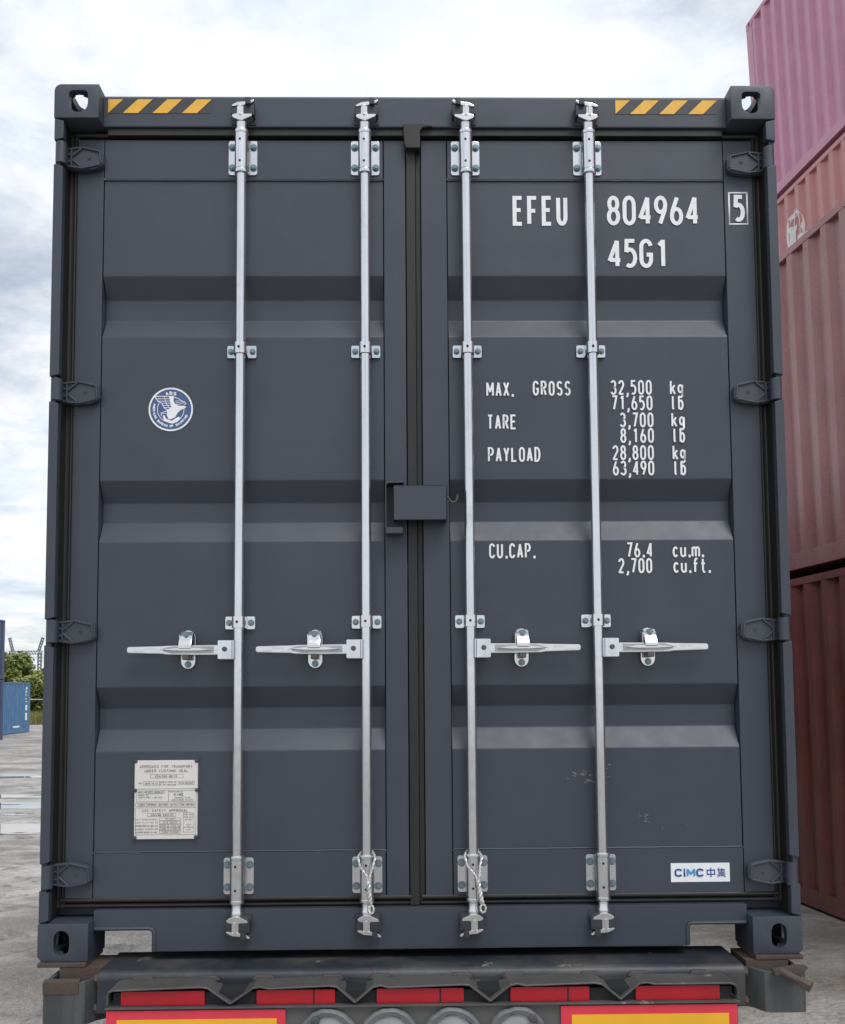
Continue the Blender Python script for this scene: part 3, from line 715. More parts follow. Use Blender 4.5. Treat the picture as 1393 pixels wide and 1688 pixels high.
# round classification emblem
ex, ez, er = -.835, 1.801, .0745
em = MB().lathe([(er, 0), (er, -.0012)], 48, (ex, Y1+.0008, ez), 'y').build('round_emblem', BLUEV, box)
mb = MB(); mb_y = Y1-.0010
def E_(p): return (ex+p[0]*er, ez+p[1]*er)
def ep(pts, t, k=0): ribbon(mb, [E_(p) for p in pts], t*er, mb_y-.00012*k, lambda p, yy: (p[0], yy, p[1]))
def poly(pts, k=0):
    vs = [(E_(p)[0], mb_y-.00012*k, E_(p)[1]) for p in pts]; mb.add(vs, [tuple(range(len(vs)))])
ep(loop(0, 0, .965, .965, 48), .075)
ep(arc(0, 0, .60, .60, 152, 368, 30), .028, 1)
ep([(-.74, .60), (.14, .60)], .035, 2); ep([(-.74, .60), (-.55, .34)], .03, 3); ep([(-.55, .34), (-.42, .30), (-.28, .05), (-.12, -.05)], .03, 2)
for k, (xa, xb, z) in enumerate(((-.70, .0, .49), (-.62, .02, .38), (-.45, .04, .28), (-.40, .05, .18), (-.33, .08, .08), (-.22, .10, -.01))): ep([(xa, z), (xb, z)], .028, k % 4)
ep([(-.30, .60), (-.22, .3), (-.05, .02)], .025, 4)
poly([(-.08, .60), (.14, .60), (.12, .42), (.16, .28), (.34, .17), (.58, .16), (.70, .12), (.66, .06), (.40, -.05), (.28, -.22), (.22, -.34), (.05, -.45), (-.10, -.45), (-.18, -.25), (-.16, -.05), (.02, .10), (-.02, .3)], 5)
ep([(.16, .56), (.40, .46), (.46, .40), (.62, .34), (.69, .26), (.60, .20)], .03, 6)
for k, z in enumerate((.38, .30, .23)): ep([(.20, z), (.44, z+.01)], .022, k)
ep([(.46, .36), (.62, .28)], .022, 4); ep([(.44, .28), (.56, .24)], .022, 5)
ep([(-.16, -.06), (-.44, -.18), (-.42, -.30)], .03, 1); ep([(-.40, -.22), (-.20, -.16)], .022, 2)
poly([(-.36, -.30), (-.30, -.52), (-.10, -.62), (.10, -.66), (.30, -.58), (.46, -.42), (.36, -.34), (.20, -.42), (.06, -.52), (-.08, -.48), (-.22, -.42), (-.28, -.26)], 3)
ep([(.30, -.16), (.56, .08)], .025, 2)
def curved(s, r, a0, step, h, w, t, up):
    for k, ch in enumerate(s):
        if ch == ' ': continue
        a = rad(a0+step*k)
        c0 = Vector((math.cos(a), math.sin(a)))*r
        ux = Vector((-math.sin(a), math.cos(a))) * (1 if not up else -1); uz = Vector((math.cos(a), math.sin(a))) * (1 if up else -1)
        for q, st in enumerate(GL[ch]): ep([tuple(c0+ux*(px-.5)*w+uz*(pz-.5)*h) for px, pz in st], t, q+1)
curved('ABS', .745, 104, -14, .12, .10, .042, True)
curved('AMERICAN BUREAU OF SHIPPING', .765, 163, 6.7, .085, .060, .03, False)
mb.build('emblem_print', WHITE, em, ang=180)
# approval plate
px0, px1, pz0, pz1 = -.938, -.732, .371, .626; PY = .0690
plt = MB(); plt.prism([(px0+.006, pz0), (px1-.006, pz0), (px1, pz0+.006), (px1, pz1-.006), (px1-.006, pz1), (px0+.006, pz1), (px0, pz1-.006), (px0, pz0+.006)], PY, DY+.004, 'y')
plo = plt.build('approval_plate', PLATE, box, 0.0008, 1)
mb = MB(); pw = px1-px0
def pt(s, cx, z, h, w, adv, t=.0011):
    n = len(s); x = px0+cx*pw-(n*adv-(adv-w))/2; write(mb, s, x, pz0+z*(pz1-pz0), h, w, adv, t, PY-.0006)
def pbox(a, c2, z0, z1, t=.0007):
    x0, x1 = px0+a*pw, px0+c2*pw; za, zb = pz0+z0*(pz1-pz0), pz0+z1*(pz1-pz0)
    for q in ((x0, x1, za, za+t), (x0, x1, zb-t, zb), (x0, x0+t, za+t, zb-t), (x1-t, x1, za+t, zb-t)): mb.box(q[0], q[1], PY-.0006, PY+.0002, q[2], q[3])
pt('APPROVED FOR TRANSPORT', .50, .905, .0088, .0058, .0079); pt('UNDER CUSTOMS SEAL', .50, .850, .0088, .0058, .0079)
pbox(.25, .77, .775, .825); pt('USA/342-AB/19', .50, .784, .0075, .0042, .0056)
pt('TYPE', .09, .700, .0055, .0026, .0037, .0008); pbox(.14, .40, .685, .735); pt('CB45-76-01', .27, .695, .006, .0032, .0044, .0009); pt('MANUFACTURERS NO', .53, .715, .005, .0020, .0034, .0008); pt('OF THE CONTAINER', .53, .680, .005, .0020, .0034, .0008); pbox(.69, .95, .690, .735); pt('EFEU-8049645', .82, .700, .0055, .0026, .0038, .0009)
pbox(.02, .98, .635, .639); pbox(.03, .98, .475, .615); pbox(.54, .544, .475, .615)
pt('OWNERS NO', .12, .585, .005, .0020, .0032, .0008); pbox(.19, .48, .575, .612); pt('EFEU 8049645', .335, .581, .006, .0030, .0042, .0009); pt('OWNED BY', .14, .550, .0055, .0030, .0044, .0008); pt('CONTAINER LIMITED', .25, .518, .0055, .0030, .0046, .0008)
pt('MANUFACTURED BY', .66, .592, .0042, .0018, .0030, .0007); pt('CIMC', .70, .548, .0080, .0062, .0076, .0019); pt('SHANGHAI CIMC', .76, .515, .005, .0026, .0040, .0008); pt('CONTAINERS CO LTD', .76, .486, .005, .0026, .0040, .0008)
pbox(.02, .98, .415, .460); pt('TIMBER COMPONENT TREATMENT IM/TAILILEUM 400/2020', .50, .426, .0062, .0026, .0038, .0009)
pbox(.02, .98, .055, .400); pt('CSC SAFETY APPROVAL', .49, .345, .0088, .0058, .0079)
pbox(.21, .66, .285, .330); pt('USA/AB-342/19', .44, .293, .0072, .0042, .0056)
for k, (a, c2) in enumerate((('DATE MANUFACTURED', '05/2020'), ('IDENTIFICATION NO', 'EFEU 804964'), ('MAXIMUM OPERATING GROSS MASS', '32500 KG 71650 LB'), ('ALLOWABLE STACKING LOAD', '216000 KG 476200 LB'), ('TRANSVERSE RACKING TEST FORCE', '150000 NEWTONS'))):
    z = .235-k*.041; pt(a, .20, z+.006, .0050, .0016, .36*pw/len(a)*.98, .0008); pbox(.40, .74, z, z+.034); pt(c2, .57, z+.007, .0052, .0019, min(.0042, .32*pw/len(c2)), .0008)
pbox(.78, .95, .085, .335)
for k, a in enumerate(('FIRST MAINT', 'EXAM DATE', '05/2025', '', 'PLUS', '30 MONTHS', 'ACEP')):
    if a: pt(a, .865, .300-k*.032, .0048, .0016, min(.0036, .16*pw/len(a)), .0008)
mb.build('plate_print', ETCH, plo, ang=180)
for x, z in ((px0+.003, pz1-.002), (px1-.004, pz1-.002), (px0+.002, pz0+.62*(pz1-pz0)), (px1-.002, pz0+.62*(pz1-pz0)), (px0+.003, pz0+.005), (px1-.004, pz0+.006)):
    MB().lathe([(.0065, .003), (.0065, -.002), (.0045, -.0045), (.001, -.0055)], 12, (x, PY, z), 'y').build('rivet', CASTP, plo)
# maker's sticker
st = MB().box(.819, 1.013, .0718, .0731, .216, .277).build('maker_sticker', STICKW, box)
mb = MB(); mc = MB(); YS = .0714
def big(m_, s, x, w): write(m_, s, x, .2330, .0265, w, .03, .0056, YS)
big(mb, 'C', .831, .0255); mb.box(.8605, .8660, YS-.0002, YS+.0003, .2330, .2595); write(mc, 'M', .8705, .2330, .0265, .0225, .03, .0056, YS); big(mb, 'C', .9020, .0255)
def cj(x, w, hgt, strokes, t):
    for k, s_ in enumerate(strokes): ribbon(mb, [(x+a*w, .2310+c2*hgt) for a, c2 in s_], t, YS-.00012*(k % 5), lambda p, yy: (p[0], yy, p[1]))
cj(.9370, .0270, .030, [[(.05, .75), (.95, .75), (.95, .30), (.05, .30), (.05, .75)], [(.5, 1), (.5, 0)]], .0042)
cj(.9700, .0290, .030, [[(.28, 1), (.05, .72)], [(.22, .85), (.22, .36)], [(.22, .82), (.95, .82)], [(.22, .67), (.90, .67)], [(.22, .52), (.90, .52)], [(.22, .38), (.95, .38)], [(.57, .98), (.57, 0)], [(.0, .24), (1, .24)], [(.5, .24), (.05, 0)], [(.6, .24), (1, 0)]], .0026)
mb.build('maker_print', LOGOB, st, ang=180); mc.build('maker_print', LOGOC, st, ang=180)
# chalky scuffs on the lower right door
mb = MB(); rnd = random.Random(4)
for cx, cz, nn, sx, sz in ((.535, .565, 26, .050, .014), (.56, .545, 10, .02, .008), (.74, .425, 8, .014, .020), (.85, .38, 3, .05, .02), (.60, .60, 4, .03, .01)):
    for _ in range(nn):
        x, z = cx+rnd.gauss(0, sx*.6), cz+rnd.gauss(0, sz*.6); l, a = rnd.uniform(.002, .008), rnd.gauss(.2, .6); q = rnd.uniform(.0005, .0012)
        dx, dz = l*math.cos(a), l*math.sin(a)
        mb.add([(x-dx, DY+.0022, z-dz), (x-dz*.1, DY+.0022, z-q), (x+dx, DY+.0022, z+dz), (x+dz*.1, DY+.0022, z+q)], [(0, 1, 2, 3)])
o = mb.build('chalk_scuff', flat('chalk', (0.36, 0.36, 0.37), 0.8), box); o['kind'] = 'stuff'

# ---------------------------------------------------------------- trailer
tr = thing('container_trailer', 'dark skeletal container trailer with red and yellow rear plates under the graphite container', 'trailer', (0, 0, BASE))
prof = [(.16, -.012), (-.045, -.012), (-.060, -.016), (-.069, -.025), (-.074, -.040), (-.074, -.135), (.16, -.135)]
MB().prism(prof, -1.005, 1.005, 'x').build('rear_beam', TRAIL, tr, 0.002)
for s in (-1, 1):
    MB().box(s*1.062, s*1.214, -.012, .17, -.0145, -.001).build('bearing_plate', RUST, tr, 0.003)
    mb = MB()                                                  # twist-lock pocket: open box of bent plate
    xo, xi = s*1.186, s*1.040; zb, zt = (-.166, -.036) if s < 0 else (-.150, -.028); dx = .022 if s < 0 else 0
    prof = [(s*1.186, .14), (s*1.186, -.090), (s*1.178, -.100), (s*1.075, -.100), (s*1.058, -.092), (s*1.036, -.050), (s*1.012, -.030), (s*1.012, -.018), (s*1.044, -.036), (s*1.066, -.078), (s*1.080, -.086), (s*1.172, -.086), (s*1.174, .14)]
    mb.prism([(x+dx, y) for x, y in prof], zb, zt, 'z'); pk = mb.build('twistlock_pocket', POCKET, tr, 0.002)
    MB().box(s*1.03+dx, s*1.165+dx, -.010, .14, zb+.01, -.0155).build('pocket_core', RUST, pk)
    mb = MB()
    if s < 0: mb.prism([(-.103, zt-.034), (-.103, zt+.003), (-.082, zt+.008), (-.080, zt-.002), (-.099, zt-.005), (-.099, zt-.034)], -1.162, -1.052, 'x'); mb.build('pocket_lip', RUST, pk, 0.002)
    for z in (-.040, -.128):
        mb = MB()
        pts = [(z+.017*math.sin(rad(a)), -.040+.017*math.cos(rad(a))) for a in range(0, 360, 60)]
        vs_ = [(s*.985, y-.012, zz_) for zz_, y in pts]
        mb.prism([(y-.010, zz_) for zz_, y in pts], s*.980, s*1.018, 'x'); mb.cyl((s*.972, -.050, z), (s*1.02, -.050, z), .010, n=10)
        mb.build('pocket_bolt', RUST, pk, 0.002)
mb = MB(); mb.prism([(1.075, -.030), (1.070, -.010), (1.150, .000), (1.172, -.001), (1.182, -.006), (1.155, -.026)], -.135, -.115, 'y'); lv = mb.build('twistlock_lever', RUST, tr, 0.003)
MB().cyl((1.095, -.125, -.016), (1.150, -.168, -.042), .0125, n=14).build('lever_shaft', RUST, lv); MB().cyl((1.142, -.162, -.038), (1.166, -.181, -.050), .018, n=6).build('lever_nut', RUST, lv)
# lamp guard: bent flat bar
GY0, GY1 = -.178, -.074
top = -.041; bot = -.084
xs = [(-.940, bot), (-.940, top-.016), (-.936, top-.004), (-.925, top)]
for v0, v1 in ((-.645, -.508), (-.262, -.148), (.138, .262), (.535, .652)):
    c0 = (v0+v1)/2; xs += [(v0-.020, top+.006), (v0, top+.003), (v0+.012, top-.006), (c0-.006, bot+.004), (c0, bot), (c0+.006, bot+.004), (v1-.012, top-.006), (v1, top+.003), (v1+.020, top+.006), (v1+.045, top)]
xs += [(.925, top), (.938, top-.004), (.944, top-.016), (.946, bot)]
def offset(pts, t):
    q = [Vector(p) for p in pts]; o_ = []
    for i in range(len(q)):
        a = (q[i]-q[i-1]).normalized() if i else (q[1]-q[0]).normalized(); c2 = (q[i+1]-q[i]).normalized() if i < len(q)-1 else a
        n = Vector((-(a+c2).y, (a+c2).x)).normalized(); o_.append(q[i]+n*t/max(.5, n.dot(Vector((-a.y, a.x)))))
    return o_
up_ = offset(xs, .0055); n = len(xs); rnd = random.Random(2)
vs = []
for i in range(n):
    back = GY1; jf = rnd.uniform(-.003, .003)
    for (x, z), y in ((xs[i], GY0+jf), (up_[i], GY0+jf), (up_[i], back), (xs[i], back)): vs.append((x, y, z))
fs = [(4*i+a, 4*i+(a+1) % 4, 4*i+4+(a+1) % 4, 4*i+4+a) for i in range(n-1) for a in range(4)]+[(0, 1, 2, 3), (4*n-1, 4*n-2, 4*n-3, 4*n-4)]
MB().add(vs, fs).build('lamp_guard', GUARD, tr, 0.0015, 1, ang=25)
for a in (-.86, -.66, -.49, -.28, -.13, .12, .28, .52, .67, .86): MB().prism([(a-.035, top+.003), (a-.026, top+.018), (a+.026, top+.018), (a+.035, top+.003)], -.092, -.0735, 'y').build('guard_tab', GUARD, tr, 0.003)
MB().box(-.948, .952, -.182, -.074, -.0935, -.0880).build('guard_ledge', GUARD, tr, 0.0015)
MB().box(-.93, .935, -.155, -.0745, -.0875, -.052).build('lamp_housing', DARK, tr)
for a, c2 in ((-.905, -.655), (-.500, -.265), (-.140, .122), (.262, .500), (.640, .895)):
    rl = MB().box(a, c2, -.166, -.156, -.0872, -.0450).build('red_reflector', REDL, tr, 0.002)
    if a > -.6 and a < .3: MB().box(a+(c2-a)*.72, a+(c2-a)*.74, -.1672, -.1655, -.086, -.046).build('reflector_joint', DARK, rl)
PZ = -.098
MB().box(-.945, .948, -.165, -.150, -.345, -.094).build('lamp_panel', GREYP, tr)
for a, c2 in ((-.945, -.412), (.412, .943)):
    pl = MB().prism(rrect(a, c2, -.315, PZ, .004), -.176, -.166, 'y').build('marking_plate', REDP, tr, 0.001)
    MB().box(a+.032, c2-.026, -.1775, -.1762, -.285, PZ-.026).build('yellow_field', YELP, pl)
def blob(cx, cz, r, seed, jag):
    rnd = random.Random(seed); N = 64; ph = [rnd.uniform(0, 6.28) for _ in range(8)]
    return [(cx+math.cos(2*math.pi*i/N)*r*(1+jag*sum(math.sin((k*3+5)*2*math.pi*i/N+ph[k])/(1+.4*k) for k in range(8))), cz+math.sin(2*math.pi*i/N)*r*(1+jag*sum(math.sin((k*3+5)*2*math.pi*i/N+ph[k])/(1+.4*k) for k in range(8)))) for i in range(N)]
for k, x in enumerate((-.286, -.102, .087, .281)):
    cz = -.1870
    oo, ii = blob(x, cz, .089, k, .010), blob(x+.001, cz-.002, .071, k+20, .016); N = len(oo); mb = MB()
    vs = [(p[0], -.164, p[1]) for p in oo]+[(p[0], -.186, p[1]) for p in oo]+[(x+(p[0]-x)*.93, -.192, cz+(p[1]-cz)*.93) for p in oo]+[(p[0], -.188, p[1]) for p in ii]+[(p[0], -.176, p[1]) for p in ii]
    mb.add(vs, [(r*N+i, r*N+(i+1) % N, (r+1)*N+(i+1) % N, (r+1)*N+i) for r in range(4) for i in range(N)]+[tuple(range(4*N, 5*N))])
    rg = mb.build('round_lamp', LAMPS, tr, ang=50)
    MB().lathe([(.068, -.177), (.067, -.181), (.050, -.184), (.02, -.1855)], 32, (x, 0, cz), 'y').build('lamp_lens', LENS, rg)
    if k in (0, 3): MB().lathe([(.013, 0), (.013, -.006), (.008, -.008)], 12, (x+(-.035 if k == 0 else .045), -.1885, cz+.058), 'y').build('lamp_screw', GUARD, rg)
    MB().box(x+.020, x+.045, -.194, -.188, cz-.02, cz+.022).build('lens_patch', REDL, rg, 0.002)
# chassis, axles, wheels, legs: behind the beam
for s in (-1, 1):
    mb = MB(); mb.box(s*.42, s*.56, .16, 11.9, -.165, -.150); mb.box(s*.42, s*.56, .16, 11.9, -.46, -.445); mb.box(s*.482, s*.498, .16, 11.9, -.445, -.165); mb.build('chassis_rail', TRAIL, tr)
    mb = MB(); mb.box(s*.60, s*.70, 9.3, 9.42, -1.03, -.15); mb.box(s*.55, s*.75, 9.25, 9.47, -1.06, -1.03); mb.build('landing_leg', TRAIL, tr)
for y in (2.2, 5.5, 8.6, 11.8):
    MB().box(-1.2, 1.2, y-.06, y+.06, -.150, -.012).build('cross_bearer', TRAIL, tr)
for y in (1.75, 3.06, 4.37):
    ax = MB().cyl((-.85, y, -.56), (.85, y, -.56), .075, n=14); ax.box(-.48, -.42, y-.1, y+.1, -.56, -.44); ax.box(.42, .48, y-.1, y+.1, -.56, -.44); ax.build('axle', TRAIL, tr)
    for s in (-1, 1):
        w = MB().lathe([(.30, -.17), (.46, -.18), (.498, -.14), (.50, 0), (.498, .14), (.46, .18), (.30, .17)], 32, (s*1.03, y, -.56), 'x').build('wheel', TYRE, tr)
        MB().lathe([(.29, -.12), (.30, -.175), (.28, -.18), (.24, -.06), (.12, -.10), (.10, -.16)] if s < 0 else [(.29, .12), (.30, .175), (.28, .18), (.24, .06), (.12, .10), (.10, .16)], 24, (s*1.03, y, -.56), 'x').build('rim', GREYP, w)

# ---------------------------------------------------------------- other containers
def container(name, label, mat, loc, rotz, Ln=12.192, H=2.896, group=None, lean=0.0):
    """origin at the middle of the near end's bottom edge; the box runs along +y"""
    o = thing(name, label, 'container', loc, (0, lean, rotz), group)
    castings(o, 2.438, Ln, H, mat, name)
    for s in (-1, 1):
        corrugated(.17, Ln-.17, .150, H-.066, lambda u, d, z: (s*(1.212-d*1.4), u, z)).build('side_panel', mat, o)
        MB().box(s*1.165, s*1.2165, .178, Ln-.178, .014, .155).build('bottom_rail', mat, o, 0.003)
        MB().box(s*1.160, s*1.2165, .178, Ln-.178, H-.070, H-.008).build('top_rail', mat, o, 0.003)
        for y0, y1 in ((.003, .165), (Ln-.165, Ln-.003)): MB().box(s*1.09, s*1.2165, y0, y1, .119, H-.119).build('corner_post', mat, o, 0.004)
    corrugated(0, 2.18, .12, H-.12, lambda u, d, z: (-1.09+u, .045+d, z)).build('end_panel', mat, o); corrugated(0, 2.18, .12, H-.12, lambda u, d, z: (-1.09+u, Ln-.045-d, z)).build('end_panel', mat, o)
    for y0, y1 in ((.01, .10), (Ln-.10, Ln-.01)):
        for z0, z1 in ((.012, .12), (H-.12, H-.010)): MB().box(-1.055, 1.055, y0, y1, z0, z1).build('end_beam', mat, o)
    corrugated(0, Ln-.3, -1.16, 1.16, lambda u, d, z: (z, .15+u, H-.02-d*.5)).build('roof_panel', mat, o); MB().box(-1.16, 1.16, .11, Ln-.11, .02, .14).build('floor', mat, o)
    return o
MAROON = paint('maroon_paint', (0.22, 0.070, 0.065), 0.30, 0.16, dirt=(0.24, 0.15, 0.14), dirt_amt=0.4, bumpk=0.05)
REDOX = paint('faded_red_oxide_paint', (0.35, 0.155, 0.158), 0.28, 0.10, dirt=(0.40, 0.25, 0.24), dirt_amt=0.5, bumpk=0.05)
ROSE = paint('faded_rose_paint', (0.50, 0.225, 0.225), 0.32, 0.08, dirt=(0.46, 0.28, 0.27), dirt_amt=0.5, rust=(0.14, 0.07, 0.05), rust_cut=0.72, bumpk=0.05)
PINK = paint('faded_magenta_paint', (0.54, 0.25, 0.35), 0.30, 0.08, dirt=(0.48, 0.28, 0.38), dirt_amt=0.5, rust=(0.12, 0.06, 0.05), rust_cut=0.73, bumpk=0.05)
BLUE = paint('blue_paint', (0.055, 0.17, 0.34), 0.45, 0.15, dirt=(0.22, 0.28, 0.32), dirt_amt=0.5, rust=(0.09, 0.06, 0.05), rust_cut=0.68, bumpk=0.05)
NAVY = paint('navy_paint', (0.03, 0.06, 0.13), 0.45, 0.15, dirt=(0.10, 0.12, 0.15), dirt_amt=0.4)
RZ = 0.126                                                     # the stacks stand turned a little to the left
dv = Vector((-math.sin(RZ), math.cos(RZ), 0)); nv = Vector((math.cos(RZ), math.sin(RZ), 0))
face0 = Vector((3.558, 5.847, 0)) - nv*0.15
T = 2.955
def row(off, farend):
    return face0 + nv*(1.219+off) + dv*(farend-12.192)
p1 = row(0, 8.5); p2 = row(2.58, 4.4)
LEAN = -0.018
def lift(p, k, ln=None): return (p.x+(LEAN if ln is None else ln)*k*T, p.y, k*T+.03)
LEAN2 = -0.034
container('stacked_container', 'dark maroon corrugated container on the ground at the bottom of its stack', MAROON, lift(p1, 0), RZ, group='containers stacked beside the trailer', lean=LEAN)
container('stacked_container', 'faded red oxide container resting on the dark maroon one', REDOX, lift(p1, 1), RZ, group='containers stacked beside the trailer', lean=LEAN)
container('stacked_container', 'maroon container at the foot of the rear stack behind the dark maroon one', MAROON, lift(p2, 0, LEAN2), RZ, group='containers stacked beside the trailer', lean=LEAN2)
container('stacked_container', 'red oxide container second in the rear stack behind the faded red oxide one', REDOX, lift(p2, 1, LEAN2), RZ, group='containers stacked beside the trailer', lean=LEAN2)
rose = container('stacked_container', 'faded rose container with a round white logo, under the pink magenta one', ROSE, lift(p2, 2, LEAN2), RZ, group='containers stacked beside the trailer', lean=LEAN2)
container('stacked_container', 'faded pink magenta container on top of the tallest stack', PINK, lift(p2, 3, LEAN2), RZ, group='containers stacked beside the trailer', lean=LEAN2)
# logo painted on the corrugations of the rose container
mb = MB()
def wall(p, yy): return (-(1.212-profile(p[0])*1.4)-.004-yy, p[0], p[1])
def fine_pts(pts, st=.02):
    o_ = []
    for a, c2 in zip(pts, pts[1:]):
        n = max(1, int(math.hypot(a[0]-c2[0], a[1]-c2[1])/st)); o_ += [(a[0]+(c2[0]-a[0])*i/n, a[1]+(c2[1]-a[1])*i/n) for i in range(n)]
    return o_+[pts[-1]]
lu, lz, lr = 12.192-.92, 2.25, .28
for k, (pts, t_) in enumerate(((loop(lu, lz, lr, lr, 60), .065), ([(lu+.27, lz+.07), (lu-.04, lz+.07)], .10), ([(lu+.12, lz+.07), (lu+.16, lz-.20)], .11), ([(lu-.10, lz+.20), (lu-.06, lz-.14), (lu-.40, lz-.14)], .10),
                               ([(lu+.2, lz+.22), (lu-.2, lz+.22)], .03), ([(lu+.05, lz+.32), (lu+.1, lz+.1)], .03), ([(lu+.12, lz-.24), (lu-.15, lz-.26)], .03))):
    ribbon(mb, fine_pts([(lu+(q[0]-lu)*.62, q[1]) for q in pts]), t_*.8, .0006*k, wall)
mb.build('round_logo', flat('faded_white_paint', (0.72, 0.70, 0.68), 0.6), rose, ang=180)
# blue containers across the yard
bl = container('blue_container', 'short blue corrugated container with white stickers standing across the yard', BLUE, (-19.75-1.219, 42.6, .015), rad(3), 6.058, 2.591)
mb = MB()
def bw(p, yy): return ((1.212-profile(p[0])*1.4)+.006, p[0], p[1])
rnd = random.Random(11)
for z, hh, w0 in ((2.30, .14, .30), (2.12, .14, .24), (1.95, .10, .22), (1.75, .06, .2), (1.60, .05, .22), (1.28, .28, .34), (.82, .38, .28)):
    for q in range(4 if hh < .2 else 1):
        ww = w0/4 if hh < .2 else w0; a = 6.058-.62+(q*w0/4 if hh < .2 else 0)
        if hh < .2 and rnd.random() < .3: continue
        ribbon(mb, fine_pts([(a, z), (a+ww*.8, z)]), hh, 0, bw)
ribbon(mb, fine_pts([(3.6, .33), (4.6, .33)]), .09, 0, bw)
mb.build('white_sticker', WHITE, bl, ang=180)
for k in (0, 1): container('navy_container', ('navy container on the ground at the yard\'s edge, carrying another one', 'navy container stacked on another at the yard\'s edge')[k], NAVY, (-17.70-1.219, 39.6-12.192, .015+k*2.62), 0, 12.192, 2.591, group='navy containers across the yard')

# ---------------------------------------------------------------- trees, fence, grass, pylon beyond the yard
m, t, b = new_mat('leaf_green'); oi = t.nodes.new('ShaderNodeNewGeometry'); n = noise_node(t, 0.9, 5)
fac = mixc(t, 0.5, n.outputs['Fac'], oi.outputs['Random Per Island'])
t.links.new(cramp(t, fac, [(0.25, (0.065, 0.10, 0.02)), (0.5, (0.165, 0.205, 0.045)), (0.8, (0.31, 0.32, 0.09))]), b.inputs['Base Color']); b.inputs['Roughness'].default_value = 0.6
b.inputs['Subsurface Weight'].default_value = 0.0
LEAF = m
BARK = paint('bark', (0.10, 0.08, 0.06), 0.9, 0.3, bumpk=0.6)
def tree(label, x, y, h, rx, seed):
    rnd = random.Random(seed); o = thing('tree', label, 'tree', (x, y, 0), (0, 0, 0), 'trees beyond the yard fence')
    mb = MB(); mb.cyl((0, 0, -.1), (.2, 0, h*.55), h*.03, h*.012, 8)
    lobes = []
    for k in range(13):
        a = rnd.uniform(0, 6.28); q = rnd.random()**.5; z = h*rnd.uniform(.18, .86); wd = rx*(1-.65*abs(z/h-.35))
        c2 = Vector((math.cos(a)*wd*q*.75, math.sin(a)*wd*q*.75, z)); lobes.append((c2, rx*rnd.uniform(.26, .48)))
        mb.cyl((.1, 0, min(z*.6, h*.5)), c2, h*.008, h*.003, 6)
    mb.build('trunk', BARK, o)
    mb = MB()
    for c2, r in lobes:
        for _ in range(620):
            d = Vector((rnd.gauss(0, 1), rnd.gauss(0, 1), rnd.gauss(0, 1))).normalized()*r*rnd.uniform(.45, 1.12); d.z *= .85
            p = c2+d; s = rnd.uniform(.09, .20); u = Vector((rnd.gauss(0, 1), rnd.gauss(0, 1), rnd.gauss(0, .6))).normalized(); v = u.orthogonal().normalized()
            mb.add([p-u*s, p-v*s*.5, p+u*s, p+v*s*.5], [(0, 1, 2, 3)])
    mb.build('crown', LEAF, o, ang=180)
for lb_, x, y, h, rx, sd_ in (('tall bushy green tree behind the short blue container', -31.6, 74, 5.7, 2.5, 1), ('broad pale green tree between the blue container and the fence', -33.6, 76, 4.8, 3.0, 2), ('low dark green tree beside the fence next to the graphite container', -28.2, 72, 3.9, 2.2, 3),
                               ('bushy green tree behind the navy containers', -37.5, 78, 6.6, 3.6, 4), ('small round tree hidden behind the graphite container near the fence', -24.0, 74, 4.4, 2.5, 5), ('green tree far behind the graphite container', -18.5, 77, 5.6, 3.0, 6)): tree(lb_, x, y, h, rx, sd_)
FEN = metal('fence_steel', (0.5, 0.52, 0.53), 0.5, 0.1, metallic=0.4)
fe = thing('yard_fence', 'pale steel rail and mesh fence along the far edge of the yard', 'fence', (-26, 64, 0))
for k in range(9):
    MB().cyl((-12+k*3, 0, 0), (-12+k*3, 0, 1.72), .035, n=8).build('post', FEN, fe)
MB().cyl((-12, 0, 1.66), (12, 0, 1.66), .035, n=8).build('rail', FEN, fe)
mb = MB(); rnd = random.Random(8)
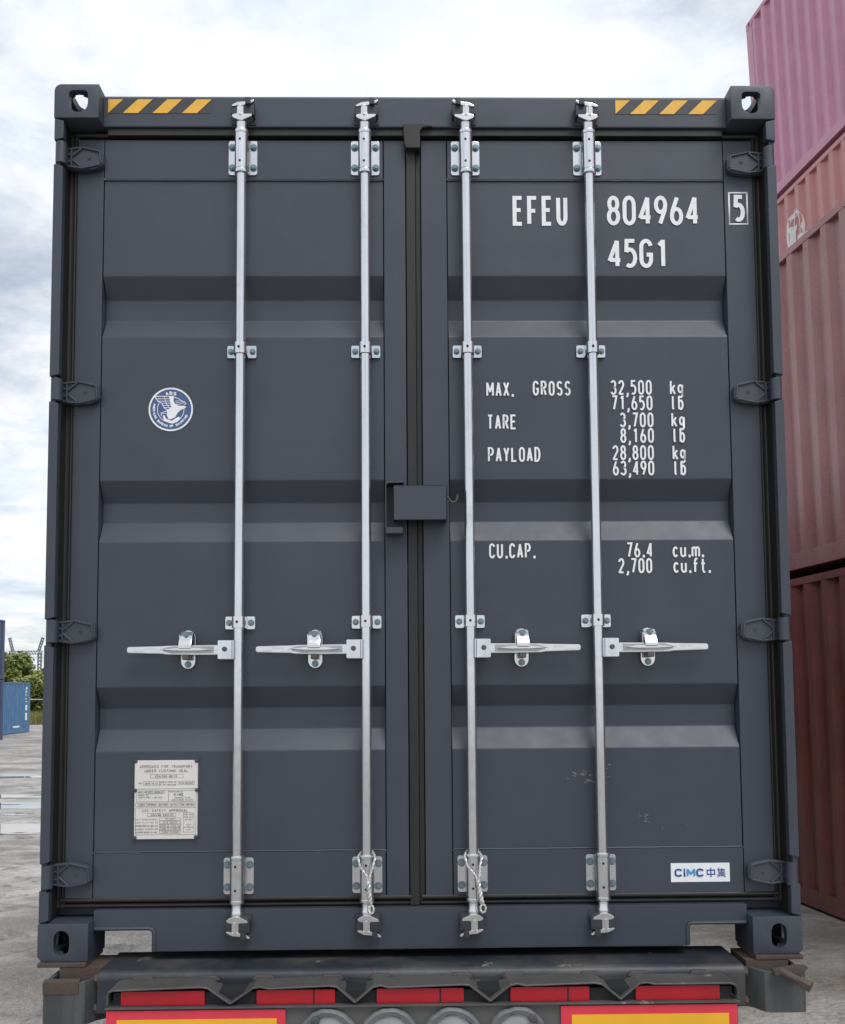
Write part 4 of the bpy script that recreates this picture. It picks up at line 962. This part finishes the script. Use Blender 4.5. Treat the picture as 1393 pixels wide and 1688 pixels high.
for _ in range(26000):
    x, y = rnd.uniform(-46, -10), 62.3+rnd.random()**1.6*8; h = rnd.uniform(.3, .95); l = rnd.uniform(-.2, .2); a = rnd.uniform(0, 3.14); dx, dy = .035*math.cos(a), .035*math.sin(a)
    mb.add([(x-dx, y-dy, 0), (x+dx, y+dy, 0), (x+l, y+l*.3, h)], [(0, 1, 2)])
m, t, b = new_mat('dry_grass'); gi = t.nodes.new('ShaderNodeNewGeometry')
t.links.new(cramp(t, gi.outputs['Random Per Island'], [(0.0, (0.10, 0.12, 0.03)), (1, (0.30, 0.27, 0.10))]), b.inputs['Base Color']); b.inputs['Roughness'].default_value = 0.8
o = mb.build('long_grass', m, ang=180); o['kind'] = 'stuff'; o['label'] = 'dry long grass along the fence at the yard edge'; o['category'] = 'grass'
# power-line portal far away
PYL = flat('weathered_steel', (0.16, 0.18, 0.21), 0.6)
py = thing('power_line_portal', 'far steel lattice power line portal rising above the trees', 'pylon', (-117.2, 296, 0))
def lattice(p0, p1, w, n, r, nm):
    p0, p1 = Vector(p0), Vector(p1); d = (p1-p0).normalized(); a = d.cross(Vector((0, 1, 0)));
    a = a.normalized()*w/2; q = Vector((0, w/2, 0)); mb = MB(); cs = (a+q, a-q, -a-q, -a+q)
    for c2 in cs: mb.cyl(p0+c2, p1+c2, r, n=5)
    for i in range(n):
        u0, u1 = p0.lerp(p1, i/n), p0.lerp(p1, (i+1)/n)
        for k in range(4): mb.cyl(u0+cs[k], u1+cs[(k+1) % 4], r*.7, n=4)
    mb.build(nm, PYL, py)
lattice((-4.3, 0, 0), (-4.3, 0, 15.2), .9, 14, .13, 'leg'); lattice((4.3, 0, 0), (4.3, 0, 15.2), .9, 14, .13, 'leg')
lattice((-5.0, 0, 15.2), (5.0, 0, 15.2), .9, 12, .12, 'cross_beam')
lattice((-3.9, 0, 15.5), (-5.0, 0, 19.8), .6, 5, .11, 'peak'); lattice((3.9, 0, 15.5), (5.2, 0, 19.8), .6, 5, .11, 'peak')
